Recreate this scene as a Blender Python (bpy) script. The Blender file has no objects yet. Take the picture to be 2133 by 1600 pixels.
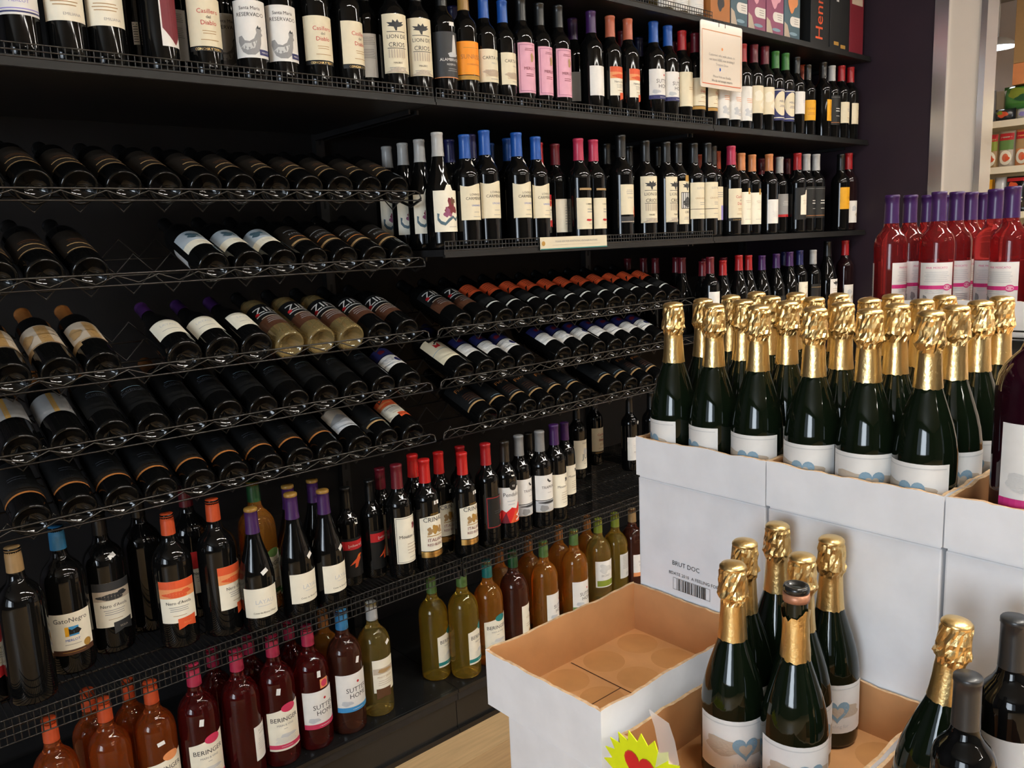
import bpy, bmesh, math, random
from mathutils import Matrix, Vector
from mathutils.geometry import tessellate_polygon
rnd = random.Random(7)
SC = bpy.context.scene
COL = SC.collection

# ------------------------------------------------------------------ camera
ZC = 1.44
F_PX = 1700.0
CR = (0.75356, -0.65597, -0.04306)
CD = (-0.14386, -0.10065, -0.98447)
CF = (0.64145, 0.74805, -0.17021)
cd = bpy.data.cameras.new('camera')
cam = bpy.data.objects.new('camera', cd)
COL.objects.link(cam)
m = Matrix.Identity(4)
for i in range(3):
    m[i][0] = CR[i]; m[i][1] = -CD[i]; m[i][2] = -CF[i]
m[0][3], m[1][3], m[2][3] = 0, 0, ZC
cam.matrix_world = m
cd.sensor_width = 36; cd.sensor_fit = 'HORIZONTAL'
cd.lens = F_PX / 2133 * 36
cd.clip_start = 0.02; cd.clip_end = 60
SC.camera = cam
SC.view_settings.view_transform = 'Standard'
SC.view_settings.look = 'None'
SC.view_settings.gamma = 1
SC.view_settings.use_curve_mapping = False
SC.view_settings.exposure = 0.35

# ------------------------------------------------------------------ light
w = bpy.data.worlds.new('daylight'); SC.world = w
w.use_nodes = True
bg = w.node_tree.nodes['Background']
bg.inputs[0].default_value = (0.72, 0.85, 1.0, 1); bg.inputs[1].default_value = 0.9
LAMP_POWER = 88.0          # radiance of the ceiling light diffusers
LAMPS = [(x, y, .58, .05) for x in (.9, 2.4, 3.9, 5.3) for y in (-4.6, -2.5, -.2)]
WINDOW_POWER = 330         # daylight through the shop front
ld = bpy.data.lights.new('shop_window_offscreen', 'AREA')
ld.shape = 'RECTANGLE'; ld.size = 4.4; ld.size_y = 1.9; ld.energy = WINDOW_POWER; ld.color = (0.80, 0.90, 1.0)
lo = bpy.data.objects.new('shop_window_offscreen', ld); COL.objects.link(lo)
lo.location = (-4.35, -1.2, 1.75); lo.rotation_euler = (0, -math.pi / 2, 0)


def xat(px, Y, Z):
    """world X of the point at depth Y and height Z whose picture column is px"""
    a = (px - 1066.5) / F_PX; z = Z - ZC
    return ((a * CF[1] - CR[1]) * Y + (a * CF[2] - CR[2]) * z) / (CR[0] - a * CF[0])


def ray(px, py):
    a = (px - 1066.5) / F_PX; b = (py - 800) / F_PX
    return [CR[i] * a + CD[i] * b + CF[i] for i in range(3)]


def atY(px, py, Y):
    r = ray(px, py); k = Y / r[1]
    return (r[0] * k, Y, ZC + r[2] * k)


def atX(px, py, X):
    r = ray(px, py); k = X / r[0]
    return (X, r[1] * k, ZC + r[2] * k)


def atZ(px, py, Z):
    r = ray(px, py); k = (Z - ZC) / r[2]
    return (r[0] * k, r[1] * k, Z)


# ------------------------------------------------------------------ materials
MATS = {}


def srgb(h):
    if isinstance(h, str):
        h = h.lstrip('#'); v = [int(h[i:i + 2], 16) / 255 for i in (0, 2, 4)]
        return tuple(c / 12.92 if c <= 0.04045 else ((c + 0.055) / 1.055) ** 2.4 for c in v)
    return h


def mat(name, col, rough=0.5, metal=0.0, trans=0.0, ior=1.45, coat=0.0, spec=0.5, noise=0.0, nscale=60, bump=0.0, bscale=200, emit=0.0, alpha=1.0, aniso=None):
    if name in MATS: return MATS[name]
    M_ = bpy.data.materials.new(name); M_.use_nodes = True
    nt = M_.node_tree; p = nt.nodes['Principled BSDF']
    c = srgb(col)
    p.inputs['Base Color'].default_value = (*c, 1)
    p.inputs['Roughness'].default_value = rough
    p.inputs['Metallic'].default_value = metal
    p.inputs['Transmission Weight'].default_value = trans
    p.inputs['IOR'].default_value = ior
    p.inputs['Coat Weight'].default_value = coat
    p.inputs['Specular IOR Level'].default_value = spec
    p.inputs['Alpha'].default_value = alpha
    if emit:
        p.inputs['Emission Color'].default_value = (*c, 1); p.inputs['Emission Strength'].default_value = emit
    if noise or bump:
        tc = nt.nodes.new('ShaderNodeTexCoord')
    if noise:
        n = nt.nodes.new('ShaderNodeTexNoise'); n.inputs['Scale'].default_value = nscale; n.inputs['Detail'].default_value = 4
        if aniso:
            mp = nt.nodes.new('ShaderNodeMapping'); mp.inputs['Scale'].default_value = aniso
            nt.links.new(tc.outputs['Object'], mp.inputs[0]); nt.links.new(mp.outputs[0], n.inputs['Vector'])
        else:
            nt.links.new(tc.outputs['Object'], n.inputs['Vector'])
        r = nt.nodes.new('ShaderNodeValToRGB')
        r.color_ramp.elements[0].position = 0.3; r.color_ramp.elements[1].position = 0.7
        r.color_ramp.elements[0].color = (*[x * (1 - noise) for x in c], 1)
        r.color_ramp.elements[1].color = (*[min(1, x * (1 + noise)) for x in c], 1)
        nt.links.new(n.outputs['Fac'], r.inputs[0]); nt.links.new(r.outputs[0], p.inputs['Base Color'])
    if bump:
        n = nt.nodes.new('ShaderNodeTexNoise'); n.inputs['Scale'].default_value = bscale; n.inputs['Detail'].default_value = 3
        nt.links.new(tc.outputs['Object'], n.inputs['Vector'])
        b = nt.nodes.new('ShaderNodeBump'); b.inputs['Strength'].default_value = bump; b.inputs['Distance'].default_value = 0.002
        nt.links.new(n.outputs['Fac'], b.inputs['Height']); nt.links.new(b.outputs[0], p.inputs['Normal'])
    MATS[name] = M_
    return M_


# glass
mat('dark_glass', (0.003, 0.003, 0.003), 0.045, spec=0.36)
mat('red_glass', (0.010, 0.003, 0.004), 0.05)
mat('green_glass', (0.0035, 0.0065, 0.003), 0.045)
mat('amber_glass', (0.74, 0.30, 0.045), 0.03, trans=0.86, ior=1.33)
mat('olive_glass', (0.66, 0.43, 0.055), 0.03, trans=0.9, ior=1.33)
mat('straw_glass', (0.84, 0.62, 0.17), 0.03, trans=0.93, ior=1.33)
mat('gold_glass', (0.80, 0.60, 0.26), 0.03, trans=0.85, ior=1.4, coat=0.5)
mat('rose_glass', (0.46, 0.045, 0.05), 0.03, trans=0.85, ior=1.33)
mat('peach_glass', (0.52, 0.115, 0.022), 0.03, trans=0.84, ior=1.33)
mat('pink_glass', (0.19, 0.015, 0.014), 0.03, trans=0.84, ior=1.33)
mat('brown_glass', (0.17, 0.05, 0.03), 0.03, trans=0.82, ior=1.33)
mat('violet_glass', (0.014, 0.002, 0.005), 0.05)
# foils and papers
mat('gold_foil', (0.80, 0.57, 0.25), 0.34, metal=1.0, bump=0.3, bscale=200)
mat('black_metal', (0.012, 0.012, 0.013), 0.45, coat=0.1, noise=0.25, nscale=30)
mat('black_gloss', (0.010, 0.010, 0.010), 0.25, coat=0.3, noise=0.2, nscale=12)
mat('lip_black', (0.009, 0.009, 0.009), 0.5, spec=0.35, noise=0.2, nscale=20)
mat('wire_black', (0.015, 0.014, 0.013), 0.28, metal=0.3, spec=0.6)
mat('rail_metal', (0.055, 0.052, 0.05), 0.3, metal=0.9)
mat('white_card', '#e4e4e6', 0.55, noise=0.05, nscale=18, bump=0.08, bscale=30)
mat('brown_card', '#c28d5c', 0.8, noise=0.10, nscale=14, bump=0.1, bscale=90)
mat('torn_card', '#c9a884', 0.9, noise=0.2, nscale=120)
mat('ring_card', '#b8834f', 0.8, noise=0.08, nscale=20)
mat('slit', '#4a2d18', 0.9)
mat('back_black', (0.007, 0.0065, 0.007), 0.7, spec=0.3, noise=0.2, nscale=9)
mat('far_paint', '#cfc6c2', 0.85, noise=0.03, nscale=7)
mat('purple_wall', (0.017, 0.0075, 0.015), 0.55, noise=0.12, nscale=5)
mat('plaster', '#57524c', 0.85, noise=0.03, nscale=7)
mat('beige_panel', '#d3c8ba', 0.6, noise=0.02, nscale=9)
mat('aluminium', (0.72, 0.72, 0.74), 0.25, metal=1.0)
mat('ceiling_tile', '#8f8b84', 0.9, noise=0.05, nscale=40)
mat('shelf_cream', '#cfc4a8', 0.5, noise=0.04, nscale=12)
mat('lamp_housing', '#e2e2e0', 0.5)
mat('lamp_diffuser', (1.0, 0.95, 0.86), 0.5, emit=LAMP_POWER)
mat('clear_film', (0.85, 0.82, 0.78), 0.12, coat=0.8, alpha=0.45)

PAPER = {'cream': '#d9cfb4', 'white': '#dcdad6', 'ivory': '#e2dcca', 'grey': '#8c8c8c', 'dgrey': '#2f3032', 'black': '#0d0d0d', 'red': '#b01c22', 'orange': '#d0522a',
         'sun': '#ee9018', 'gold': '#a8803a', 'blue': '#1d59b4', 'navy': '#22265c', 'pink': '#d79fb2', 'rose': '#c23256', 'magenta': '#c82f78', 'purple': '#43205c', 'green': '#3d7f36',
         'lime': '#7c8a2c', 'teal': '#1f7875', 'sky': '#3b8cc4', 'lilac': '#8f86c8', 'yellow': '#dca01c', 'brown': '#5a3a22', 'tan': '#a5855a', 'copper': '#a86a34', 'wine': '#6e1826',
         'palegrey': '#b9bcc0', 'paleblue': '#aab4bc', 'peach': '#d98c58', 'lightgrey': '#c4c4c2', 'dbrown': '#1e1812', 'slate': '#46606c', 'mauve': '#8a4a68', 'umber': '#4a2c1c',
         'charcoal': '#0f1011', 'sage': '#5c7f42', 'faint': '#3b3f46', 'dgreen': '#1c4f2b', 'yellowstar': '#dfe80e', 'heartred': '#cf2020', 'bluegrey': '#7f9cae', 'sand': '#b8aa98', 'salmon': '#c8694a'}


def paper(c):
    return mat('paper_' + c, PAPER[c], 0.55, noise=0.04, nscale=40)


def metallic(c):
    if c == 'goldm': return mat('metallic_gold', (0.75, 0.5, 0.18), 0.3, metal=1.0)
    return paper(c)


def capmat(c):
    if c == 'goldfoil': return MATS['gold_foil']
    return mat('capsule_' + c, tuple(x * .66 for x in srgb(PAPER[c])), 0.36, coat=0.1, noise=0.06, nscale=70)


# ------------------------------------------------------------------ mesh helpers
def mk(name, verts, faces, mats, fm=None, smooth=False):
    me = bpy.data.meshes.new(name)
    me.from_pydata(verts, [], faces); me.update()
    for mm in (mats if isinstance(mats, (list, tuple)) else [mats]): me.materials.append(mm)
    if fm: me.polygons.foreach_set('material_index', fm)
    if smooth: me.polygons.foreach_set('use_smooth', [True] * len(me.polygons))
    return me


class MB:
    def __init__(s): s.v = []; s.f = []; s.m = []; s.mats = []

    def mi(s, mm):
        if mm not in s.mats: s.mats.append(mm)
        return s.mats.index(mm)

    def box(s, x0, y0, z0, x1, y1, z1, mm):
        b = len(s.v); k = s.mi(mm)
        s.v += [(x0, y0, z0), (x1, y0, z0), (x1, y1, z0), (x0, y1, z0), (x0, y0, z1), (x1, y0, z1), (x1, y1, z1), (x0, y1, z1)]
        for f in ((0, 3, 2, 1), (4, 5, 6, 7), (0, 1, 5, 4), (1, 2, 6, 5), (2, 3, 7, 6), (3, 0, 4, 7)):
            s.f.append(tuple(b + i for i in f)); s.m.append(k)

    def tube(s, pts, r, mm, n=6, cap=True):
        k = s.mi(mm); b = len(s.v); pts = [Vector(p) for p in pts]
        for i, p in enumerate(pts):
            d = (pts[min(i + 1, len(pts) - 1)] - pts[max(i - 1, 0)]).normalized()
            a = d.cross(Vector((0, 0, 1)))
            if a.length < 1e-3: a = d.cross(Vector((0, 1, 0)))
            a.normalize(); c = d.cross(a)
            for j in range(n):
                t = 2 * math.pi * j / n
                s.v.append(tuple(p + a * (r * math.cos(t)) + c * (r * math.sin(t))))
        for i in range(len(pts) - 1):
            for j in range(n):
                q = (j + 1) % n
                s.f.append((b + i * n + j, b + i * n + q, b + (i + 1) * n + q, b + (i + 1) * n + j)); s.m.append(k)
        if cap:
            s.f.append(tuple(b + j for j in range(n))); s.m.append(k)
            e = b + (len(pts) - 1) * n
            s.f.append(tuple(e + n - 1 - j for j in range(n))); s.m.append(k)

    def poly(s, pts, mm):
        b = len(s.v); s.v += [tuple(p) for p in pts]; s.f.append(tuple(range(b, b + len(pts)))); s.m.append(s.mi(mm))

    def mesh(s, name, smooth=False):
        return mk(name, s.v, s.f, s.mats, s.m, smooth)


def obj(name, me, parent=None, **kw):
    o = bpy.data.objects.new(name, me); COL.objects.link(o)
    if parent is not None: o.parent = parent
    for k, v in kw.items(): o[k] = v
    return o


def empty(name, loc, label=None, cat=None, group=None):
    o = bpy.data.objects.new(name, None); COL.objects.link(o); o.location = loc
    o.empty_display_size = 0.03
    if label: o['label'] = label; o['category'] = cat
    if group: o['group'] = group
    return o


def struct(name, me, parent=None):
    o = obj(name, me, parent)
    if parent is None: o['kind'] = 'structure'
    return o


def boxmesh(name, x0, y0, z0, x1, y1, z1, mm, bevel=0.0):
    b = MB(); b.box(x0, y0, z0, x1, y1, z1, mm); me = b.mesh(name)
    if bevel:
        bm = bmesh.new(); bm.from_mesh(me)
        bmesh.ops.bevel(bm, geom=bm.edges[:], offset=bevel, segments=2, profile=0.6, affect='EDGES')
        bm.to_mesh(me); bm.free()
    return me


def lathe(name, prof, mm, seg=26, jit=None, smooth=True, close=False):
    v = []; f = []
    for i, (r, z) in enumerate(prof):
        for j in range(seg):
            a = 2 * math.pi * j / seg; rr = r; zz = z
            if jit:
                dr, dz = jit(i, j, r, z); rr += dr; zz += dz
            v.append((rr * math.sin(a), -rr * math.cos(a), zz))
    n = len(prof)
    for i in range(n - 1):
        for j in range(seg):
            q = (j + 1) % seg
            f.append((i * seg + j, i * seg + q, (i + 1) * seg + q, (i + 1) * seg + j))
    if close:
        f.append(tuple(seg - 1 - j for j in range(seg))); f.append(tuple((n - 1) * seg + j for j in range(seg)))
    return mk(name, v, f, mm, None, smooth)


# ------------------------------------------------------------------ flat print wrapped round bottles
_TXT = {}


def text_geo(t):
    if t in _TXT: return _TXT[t]
    c = bpy.data.curves.new('t', 'FONT'); c.body = t; c.align_x = 'CENTER'; c.resolution_u = 2; c.size = 1
    o = bpy.data.objects.new('t', c); COL.objects.link(o)
    bpy.context.view_layer.update()
    dg = bpy.context.evaluated_depsgraph_get(); e = o.evaluated_get(dg); me = e.to_mesh()
    v = [tuple(p.co) for p in me.vertices]; f = [tuple(p.vertices) for p in me.polygons]
    e.to_mesh_clear(); bpy.data.objects.remove(o); bpy.data.curves.remove(c)
    _TXT[t] = (v, f)
    return _TXT[t]


# elements: ('t',text,u,v,size,col) ('r',u0,v0,u1,v1,col) ('c',u,v,r,col[,ry]) ('p',pts,col) ('ml',u,v,w,n,gap,col)
def expand(els):
    out = []
    for e in els:
        if e[0] == 'ml':
            _, u, v, wd, n, gap, c = e
            q = random.Random(int(abs(u * 1e5) + v * 1e5 + n))
            for i in range(n):
                ww = wd * (0.75 + 0.25 * q.random())
                out.append(('r', u - ww / 2, v - i * gap, u + ww / 2, v - i * gap + gap * 0.28, c))
        else: out.append(e)
    return out


def split_tris(tris, lim):
    """halve triangles until none is wider than lim, so that print can follow a curved surface"""
    out = []; todo = list(tris)
    while todo:
        t = todo.pop(); us = [p[0] for p in t]
        if max(us) - min(us) <= lim: out.append(t); continue
        i = max(range(3), key=lambda k: abs(t[k][0] - t[(k + 1) % 3][0])); p, q, r = t[i], t[(i + 1) % 3], t[(i + 2) % 3]
        m_ = ((p[0] + q[0]) / 2, (p[1] + q[1]) / 2)
        todo += [(p, m_, r), (m_, q, r)]
    return out


def print_geo(els, mapf, step=0.007):
    """build flat print elements through mapf(u, v, lift) -> xyz"""
    b = MB(); lift = 0.00045
    for e in expand(els):
        lift = min(lift + 0.00009, 0.0017)
        if e[0] == 'r':
            _, u0, v0, u1, v1, c = e; n = max(1, int(abs(u1 - u0) / step)); k = b.mi(metallic(c)); o = len(b.v)
            for i in range(n + 1):
                u = u0 + (u1 - u0) * i / n
                b.v += [mapf(u, v0, lift), mapf(u, v1, lift)]
            for i in range(n): b.f.append((o + 2 * i, o + 2 * i + 2, o + 2 * i + 3, o + 2 * i + 1)); b.m.append(k)
            continue
        if e[0] == 't':
            _, t, u, v, s, c = e[:6]; vs, fs = text_geo(t); k = b.mi(metallic(c)); tris = []
            for f in fs:
                pp = [(u + vs[i][0] * s, v + vs[i][1] * s) for i in f]
                tris += [(pp[0], pp[i], pp[i + 1]) for i in range(1, len(pp) - 1)]
            if s < .02:
                o = len(b.v); b.v += [mapf(u + p[0] * s, v + p[1] * s, lift) for p in vs]
                for f in fs: b.f.append(tuple(o + i for i in f)); b.m.append(k)
                continue
        else:
            if e[0] == 'c':
                u, v, r, c = e[1:5]; ry = e[5] if len(e) > 5 else r; n = 18
                pts = [(u + r * math.cos(2 * math.pi * i / n), v + ry * math.sin(2 * math.pi * i / n)) for i in range(n)]
            else: pts, c = e[1], e[2]
            k = b.mi(metallic(c))
            if sum(pts[i][0] * pts[(i + 1) % len(pts)][1] - pts[(i + 1) % len(pts)][0] * pts[i][1] for i in range(len(pts))) < 0: pts = pts[::-1]
            tris = []
            for t in tessellate_polygon([[Vector((p[0], p[1], 0)) for p in pts]]):
                q = [pts[i] if isinstance(i, int) else (i[0], i[1]) for i in t]
                if (q[1][0] - q[0][0]) * (q[2][1] - q[0][1]) - (q[2][0] - q[0][0]) * (q[1][1] - q[0][1]) < 0: q = q[::-1]
                tris.append(tuple(q))
        for t in split_tris(tris, step * 1.2):
            o = len(b.v); b.v += [mapf(p[0], p[1], lift) for p in t]; b.f.append((o, o + 1, o + 2)); b.m.append(k)
    return b


def wrap(R):
    def f(u, v, lift):
        a = u / R; r = R + lift
        return (r * math.sin(a), -r * math.cos(a), v)
    return f


def shift(els, du, dv):
    out = []
    for e in els:
        if e[0] in 'tc': out.append((e[0],) + ((e[1], e[2] + du, e[3] + dv) + e[4:] if e[0] == 't' else (e[1] + du, e[2] + dv) + e[3:]))
        elif e[0] == 'r': out.append(('r', e[1] + du, e[2] + dv, e[3] + du, e[4] + dv, e[5]))
        elif e[0] == 'p': out.append(('p', [(a + du, b + dv) for a, b in e[1]], e[2]))
        elif e[0] == 'ml': out.append(('ml', e[1] + du, e[2] + dv) + e[3:])
    return out


def label_mesh(R, u0, v0, wd, h, col, top=None, n=14):
    """curved paper patch; top(t) in -1..1 adds to upper edge height"""
    mp = wrap(R); v = []; f = []
    for i in range(n + 1):
        t = -1 + 2 * i / n; u = u0 + wd / 2 * t
        v += [mp(u, v0, 0.0003), mp(u, v0 + h + (top(t) if top else 0), 0.0003)]
    for i in range(n): f.append((2 * i, 2 * i + 2, 2 * i + 3, 2 * i + 1))
    return mk('label', v, f, metallic(col), None, True)


# ------------------------------------------------------------------ bottle profiles: (R, H, glass profile, neck radius, cap start)
def prof_of(kind):
    if kind == 'bordeaux':
        R, H = 0.0352, 0.300
        p = [(0.0, 0.022), (0.012, 0.018), (0.022, 0.010), (0.0268, 0.0045), (0.0292, 0.0010), (0.0306, 0.0), (0.0322, 0.0006), (0.0342, 0.0032), (0.0350, 0.008), (0.0352, 0.02), (0.0352, 0.186), (0.0347, 0.195), (0.0324, 0.205), (0.0275, 0.2135), (0.0208, 0.2215), (0.0165, 0.230), (0.0146, 0.241), (0.0139, 0.295), (0.0149, 0.2955), (0.0149, 0.2995), (0.009, 0.300), (0, 0.300)]
        cap = (0.238, 0.0149)
    elif kind == 'burgundy':
        R, H = 0.0405, 0.298
        p = [(0.0, 0.022), (0.014, 0.018), (0.026, 0.008), (0.031, 0.0015), (0.0345, 0.0), (0.0385, 0.002), (0.0402, 0.006), (0.0405, 0.02), (0.0405, 0.125), (0.0398, 0.138), (0.0372, 0.154), (0.0320, 0.174), (0.0258, 0.194), (0.0205, 0.213), (0.0168, 0.232), (0.0148, 0.250), (0.0140, 0.292), (0.0150, 0.2935), (0.0150, 0.2975), (0.009, 0.298), (0, 0.298)]
        cap = (0.238, 0.0162)
    elif kind == 'magnum':
        R, H = 0.0465, 0.335
        p = [(0.0, 0.026), (0.018, 0.021), (0.031, 0.009), (0.037, 0.0015), (0.041, 0.0), (0.0442, 0.002), (0.0462, 0.007), (0.0465, 0.02), (0.0465, 0.205), (0.0459, 0.217), (0.0432, 0.230), (0.037, 0.243), (0.029, 0.253), (0.0212, 0.261), (0.0175, 0.270), (0.0160, 0.282), (0.0152, 0.330), (0.0162, 0.3305), (0.0162, 0.3345), (0.010, 0.335), (0, 0.335)]
        cap = (0.283, 0.0163)
    else:
        R, H = 0.0445, 0.312
        p = [(0.0, 0.03), (0.016, 0.024), (0.029, 0.010), (0.034, 0.0015), (0.038, 0.0), (0.0425, 0.002), (0.0443, 0.007), (0.0445, 0.02), (0.0445, 0.104), (0.0438, 0.116), (0.0412, 0.134), (0.0368, 0.152), (0.0318, 0.168), (0.0268, 0.183), (0.0224, 0.196), (0.0190, 0.208), (0.0172, 0.226), (0.0160, 0.250), (0.0152, 0.280), (0.0150, 0.2950), (0.0165, 0.296), (0.0165, 0.300), (0.009, 0.301), (0, 0.301)]
        cap = (0.205, 0.0205)
    return R, H, p, cap


_GL = {}


def glass_mesh(kind, gm):
    k = (kind, gm)
    if k not in _GL: _GL[k] = lathe('bottle_glass', prof_of(kind)[2], MATS[gm], 28)
    return _GL[k]


def radius_at(kind, z):
    p = prof_of(kind)[2]; best = 0.015
    for (r0, z0), (r1, z1) in zip(p[7:], p[8:]):
        if z0 <= z <= z1 and z1 > z0: return r0 + (r1 - r0) * (z - z0) / (z1 - z0)
    return best


_CP = {}


def cap_mesh(kind, c, z0=None, band=None):
    k = (kind, c, z0, band)
    if k in _CP: return _CP[k]
    R, H, p, (zc, rc) = prof_of(kind)
    zc = z0 or zc; e = 0.0008
    pr = [(radius_at(kind, zc) + e, zc)]
    for t in (0.25, 0.5, 0.75):
        zz = zc + (H - 0.006 - zc) * t; pr.append((radius_at(kind, zz) + e, zz))
    pr += [(0.0142 + e, H - 0.007), (0.0158, H - 0.0062), (0.0158, H - 0.001), (0.0145, H + 0.0008), (0.0, H + 0.0008)]
    me = lathe('capsule', pr, capmat(c), 22)
    if band:
        me.materials.append(capmat(band))
        for q in me.polygons:
            if q.center.z > H - 0.012: q.material_index = 1
    _CP[k] = me
    return me


_FO = {}


def foil_mesh(var):
    if var in _FO: return _FO[var]
    q = random.Random(100 + var)
    pr = [(0.0204, 0.204), (0.0194, 0.216), (0.0183, 0.231), (0.0175, 0.245), (0.0170, 0.254), (0.0166, 0.259), (0.0185, 0.263), (0.0208, 0.267), (0.0204, 0.272), (0.0199, 0.278), (0.0197, 0.285), (0.0193, 0.292), (0.0188, 0.299), (0.0178, 0.3035), (0.0188, 0.3055), (0.0184, 0.308), (0.0155, 0.3110), (0.008, 0.3128), (0.0, 0.3134)]

    def jit(i, j, r, z):
        if i == 0: return (q.uniform(-.0003, .0008), q.uniform(-.0012, .0012))
        if 1 <= i <= 4: return (q.uniform(-.00035, .00035), 0)
        if 5 <= i <= 7: return (q.uniform(-.0010, .0028), q.uniform(-.0022, .0022))
        if 8 <= i <= 13: return (q.uniform(-.0018, .0014), q.uniform(-.0012, .0012))
        return (0, 0)
    me = lathe('gold_foil', pr, MATS['gold_foil'], 34, jit)
    for k, pl_ in enumerate(me.polygons):
        if 4 <= k // 34 <= 13: pl_.use_smooth = False
    _FO[var] = me
    return _FO[var]


# ------------------------------------------------------------------ styles
ST = {}


def style(key, kind, glass, cap, desc, labels=(), capz=None, band=None, sticker=None):
    """labels: list of (u0, v0, width, height, paper colour, elements, top)"""
    ST[key] = dict(kind=kind, glass=glass, cap=cap, desc=desc, labels=labels, capz=capz, band=band, sticker=sticker, cache=None)


def L(v0, wd, h, col, els=(), u0=0.0, top=None): return (u0, v0, wd, h, col, list(els), top)


def parts_of(key):
    s = ST[key]
    if s['cache']: return s['cache']
    R = prof_of(s['kind'])[0]; ps = []
    for (u0, v0, wd, h, col, els, top) in s['labels']:
        Rv = R if v0 + h < 0.2 else radius_at(s['kind'], v0 + h * 0.5)
        lm = label_mesh(Rv, u0, v0, wd, h, col, top)
        pm = print_geo(shift(els, u0, v0), wrap(Rv)).mesh('print') if els else None
        ps.append((lm, pm))
    st = None
    if s['sticker']:
        su, sv, sa = s['sticker']; Rs = radius_at(s['kind'], sv) + 0.0006
        ca, sa_ = math.cos(sa), math.sin(sa)
        pts = [(a * ca - b * sa_, a * sa_ + b * ca) for a, b in ((-.0085, -.005), (.0085, -.005), (.0085, .005), (-.0085, .005))]
        # follow the shoulder
        v = []
        for a, b in pts:
            z = sv + b; r = radius_at(s['kind'], z) + 0.0009; an = su / Rs + a / Rs
            v.append((r * math.sin(an), -r * math.cos(an), z))
        st = mk('price_sticker', v, [(0, 1, 2, 3)], paper('white'))
    s['cache'] = (ps, st)
    return s['cache']


def build(key, loc, yaw=0.0, scale=1.0, tilt=None, place='', foil=None, lean=None):
    s = ST[key]
    nm = {'magnum': 'magnum_wine_bottle', 'champagne': 'sparkling_wine_bottle'}.get(s['kind'], 'wine_bottle')
    lab = (s['desc'] + ' ' + place).strip()
    root = empty(nm, loc, lab, 'bottle', lab)
    root.scale = scale if isinstance(scale, tuple) else (scale,) * 3
    if tilt is not None:
        root.rotation_euler = (Matrix.Rotation(-(math.pi / 2 - tilt), 3, 'X') @ Matrix.Rotation(yaw, 3, 'Z')).to_euler()
    elif lean:
        root.rotation_euler = (Matrix.Rotation(lean[1], 3, 'Y') @ Matrix.Rotation(lean[0], 3, 'X') @ Matrix.Rotation(yaw, 3, 'Z')).to_euler()
    else: root.rotation_euler = (0, 0, yaw)
    obj('glass', glass_mesh(s['kind'], s['glass']), root)
    if s['kind'] == 'champagne': obj('gold_foil', foil_mesh(foil if foil is not None else rnd.randrange(5)), root)
    elif s['cap']: obj('capsule', cap_mesh(s['kind'], s['cap'], s['capz'], s['band']), root)
    ps, st = parts_of(key)
    for lm, pm in ps:
        lo_ = obj('paper_label', lm, root)
        if pm: obj('print', pm, lo_)
    if st: obj('price_sticker', st, root)
    return root


T = lambda t, u, v, s, c='black': ('t', t, u, v, s, c)
RR = lambda u0, v0, u1, v1, c: ('r', u0, v0, u1, v1, c)
ML = lambda u, v, wd, n=3, gap=.004, c='grey': ('ml', u, v, wd, n, gap, c)
CC = lambda u, v, r, c, ry=None: ('c', u, v, r, c, ry or r)
PP = lambda pts, c: ('p', pts, c)


def frame(wd, h, t, c, ins=0.003):
    a, b = wd / 2 - ins, h - ins
    return [RR(-a, ins, a, ins + t, c), RR(-a, b - t, a, b, c), RR(-a, ins, -a + t, b, c), RR(a - t, ins, a, b, c)]


def heart(u, v, s, c):
    pts = []
    for i in range(28):
        t = 2 * math.pi * i / 28
        x = 16 * math.sin(t) ** 3; y = 13 * math.cos(t) - 5 * math.cos(2 * t) - 2 * math.cos(3 * t) - math.cos(4 * t)
        pts.append((u + x / 16 * s, v + y / 16 * s))
    return PP(pts[::-1], c)


def blob(u, v, rx, ry, c, seed=1, n=22, amp=.25):
    q = random.Random(seed); ph = [q.uniform(0, 6.28) for _ in range(3)]
    pts = []
    for i in range(n):
        t = 2 * math.pi * i / n; k = 1 + amp * (math.sin(3 * t + ph[0]) * .5 + math.sin(5 * t + ph[1]) * .35)
        pts.append((u + rx * k * math.cos(t), v + ry * k * math.sin(t)))
    return PP(pts, c)


ROOSTER = [(-.022, .012), (-.012, .006), (.004, .006), (.014, .014), (.019, .030), (.020, .044), (.024, .048), (.021, .053), (.023, .060), (.016, .062), (.013, .066), (.009, .060), (.010, .052), (.004, .040), (-.006, .034), (-.016, .036), (-.022, .046), (-.030, .044), (-.031, .034), (-.027, .022)]
TREE = [(-.002, .0), (.002, .0), (.003, .008), (.012, .010), (.022, .016), (.015, .017), (.020, .022), (.008, .020), (.004, .027), (-.001, .020), (-.008, .026), (-.010, .019), (-.024, .020), (-.016, .014), (-.022, .011), (-.006, .009)]
sun_dark = [(-.5, 0)]

DG = 'dark_glass'
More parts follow.
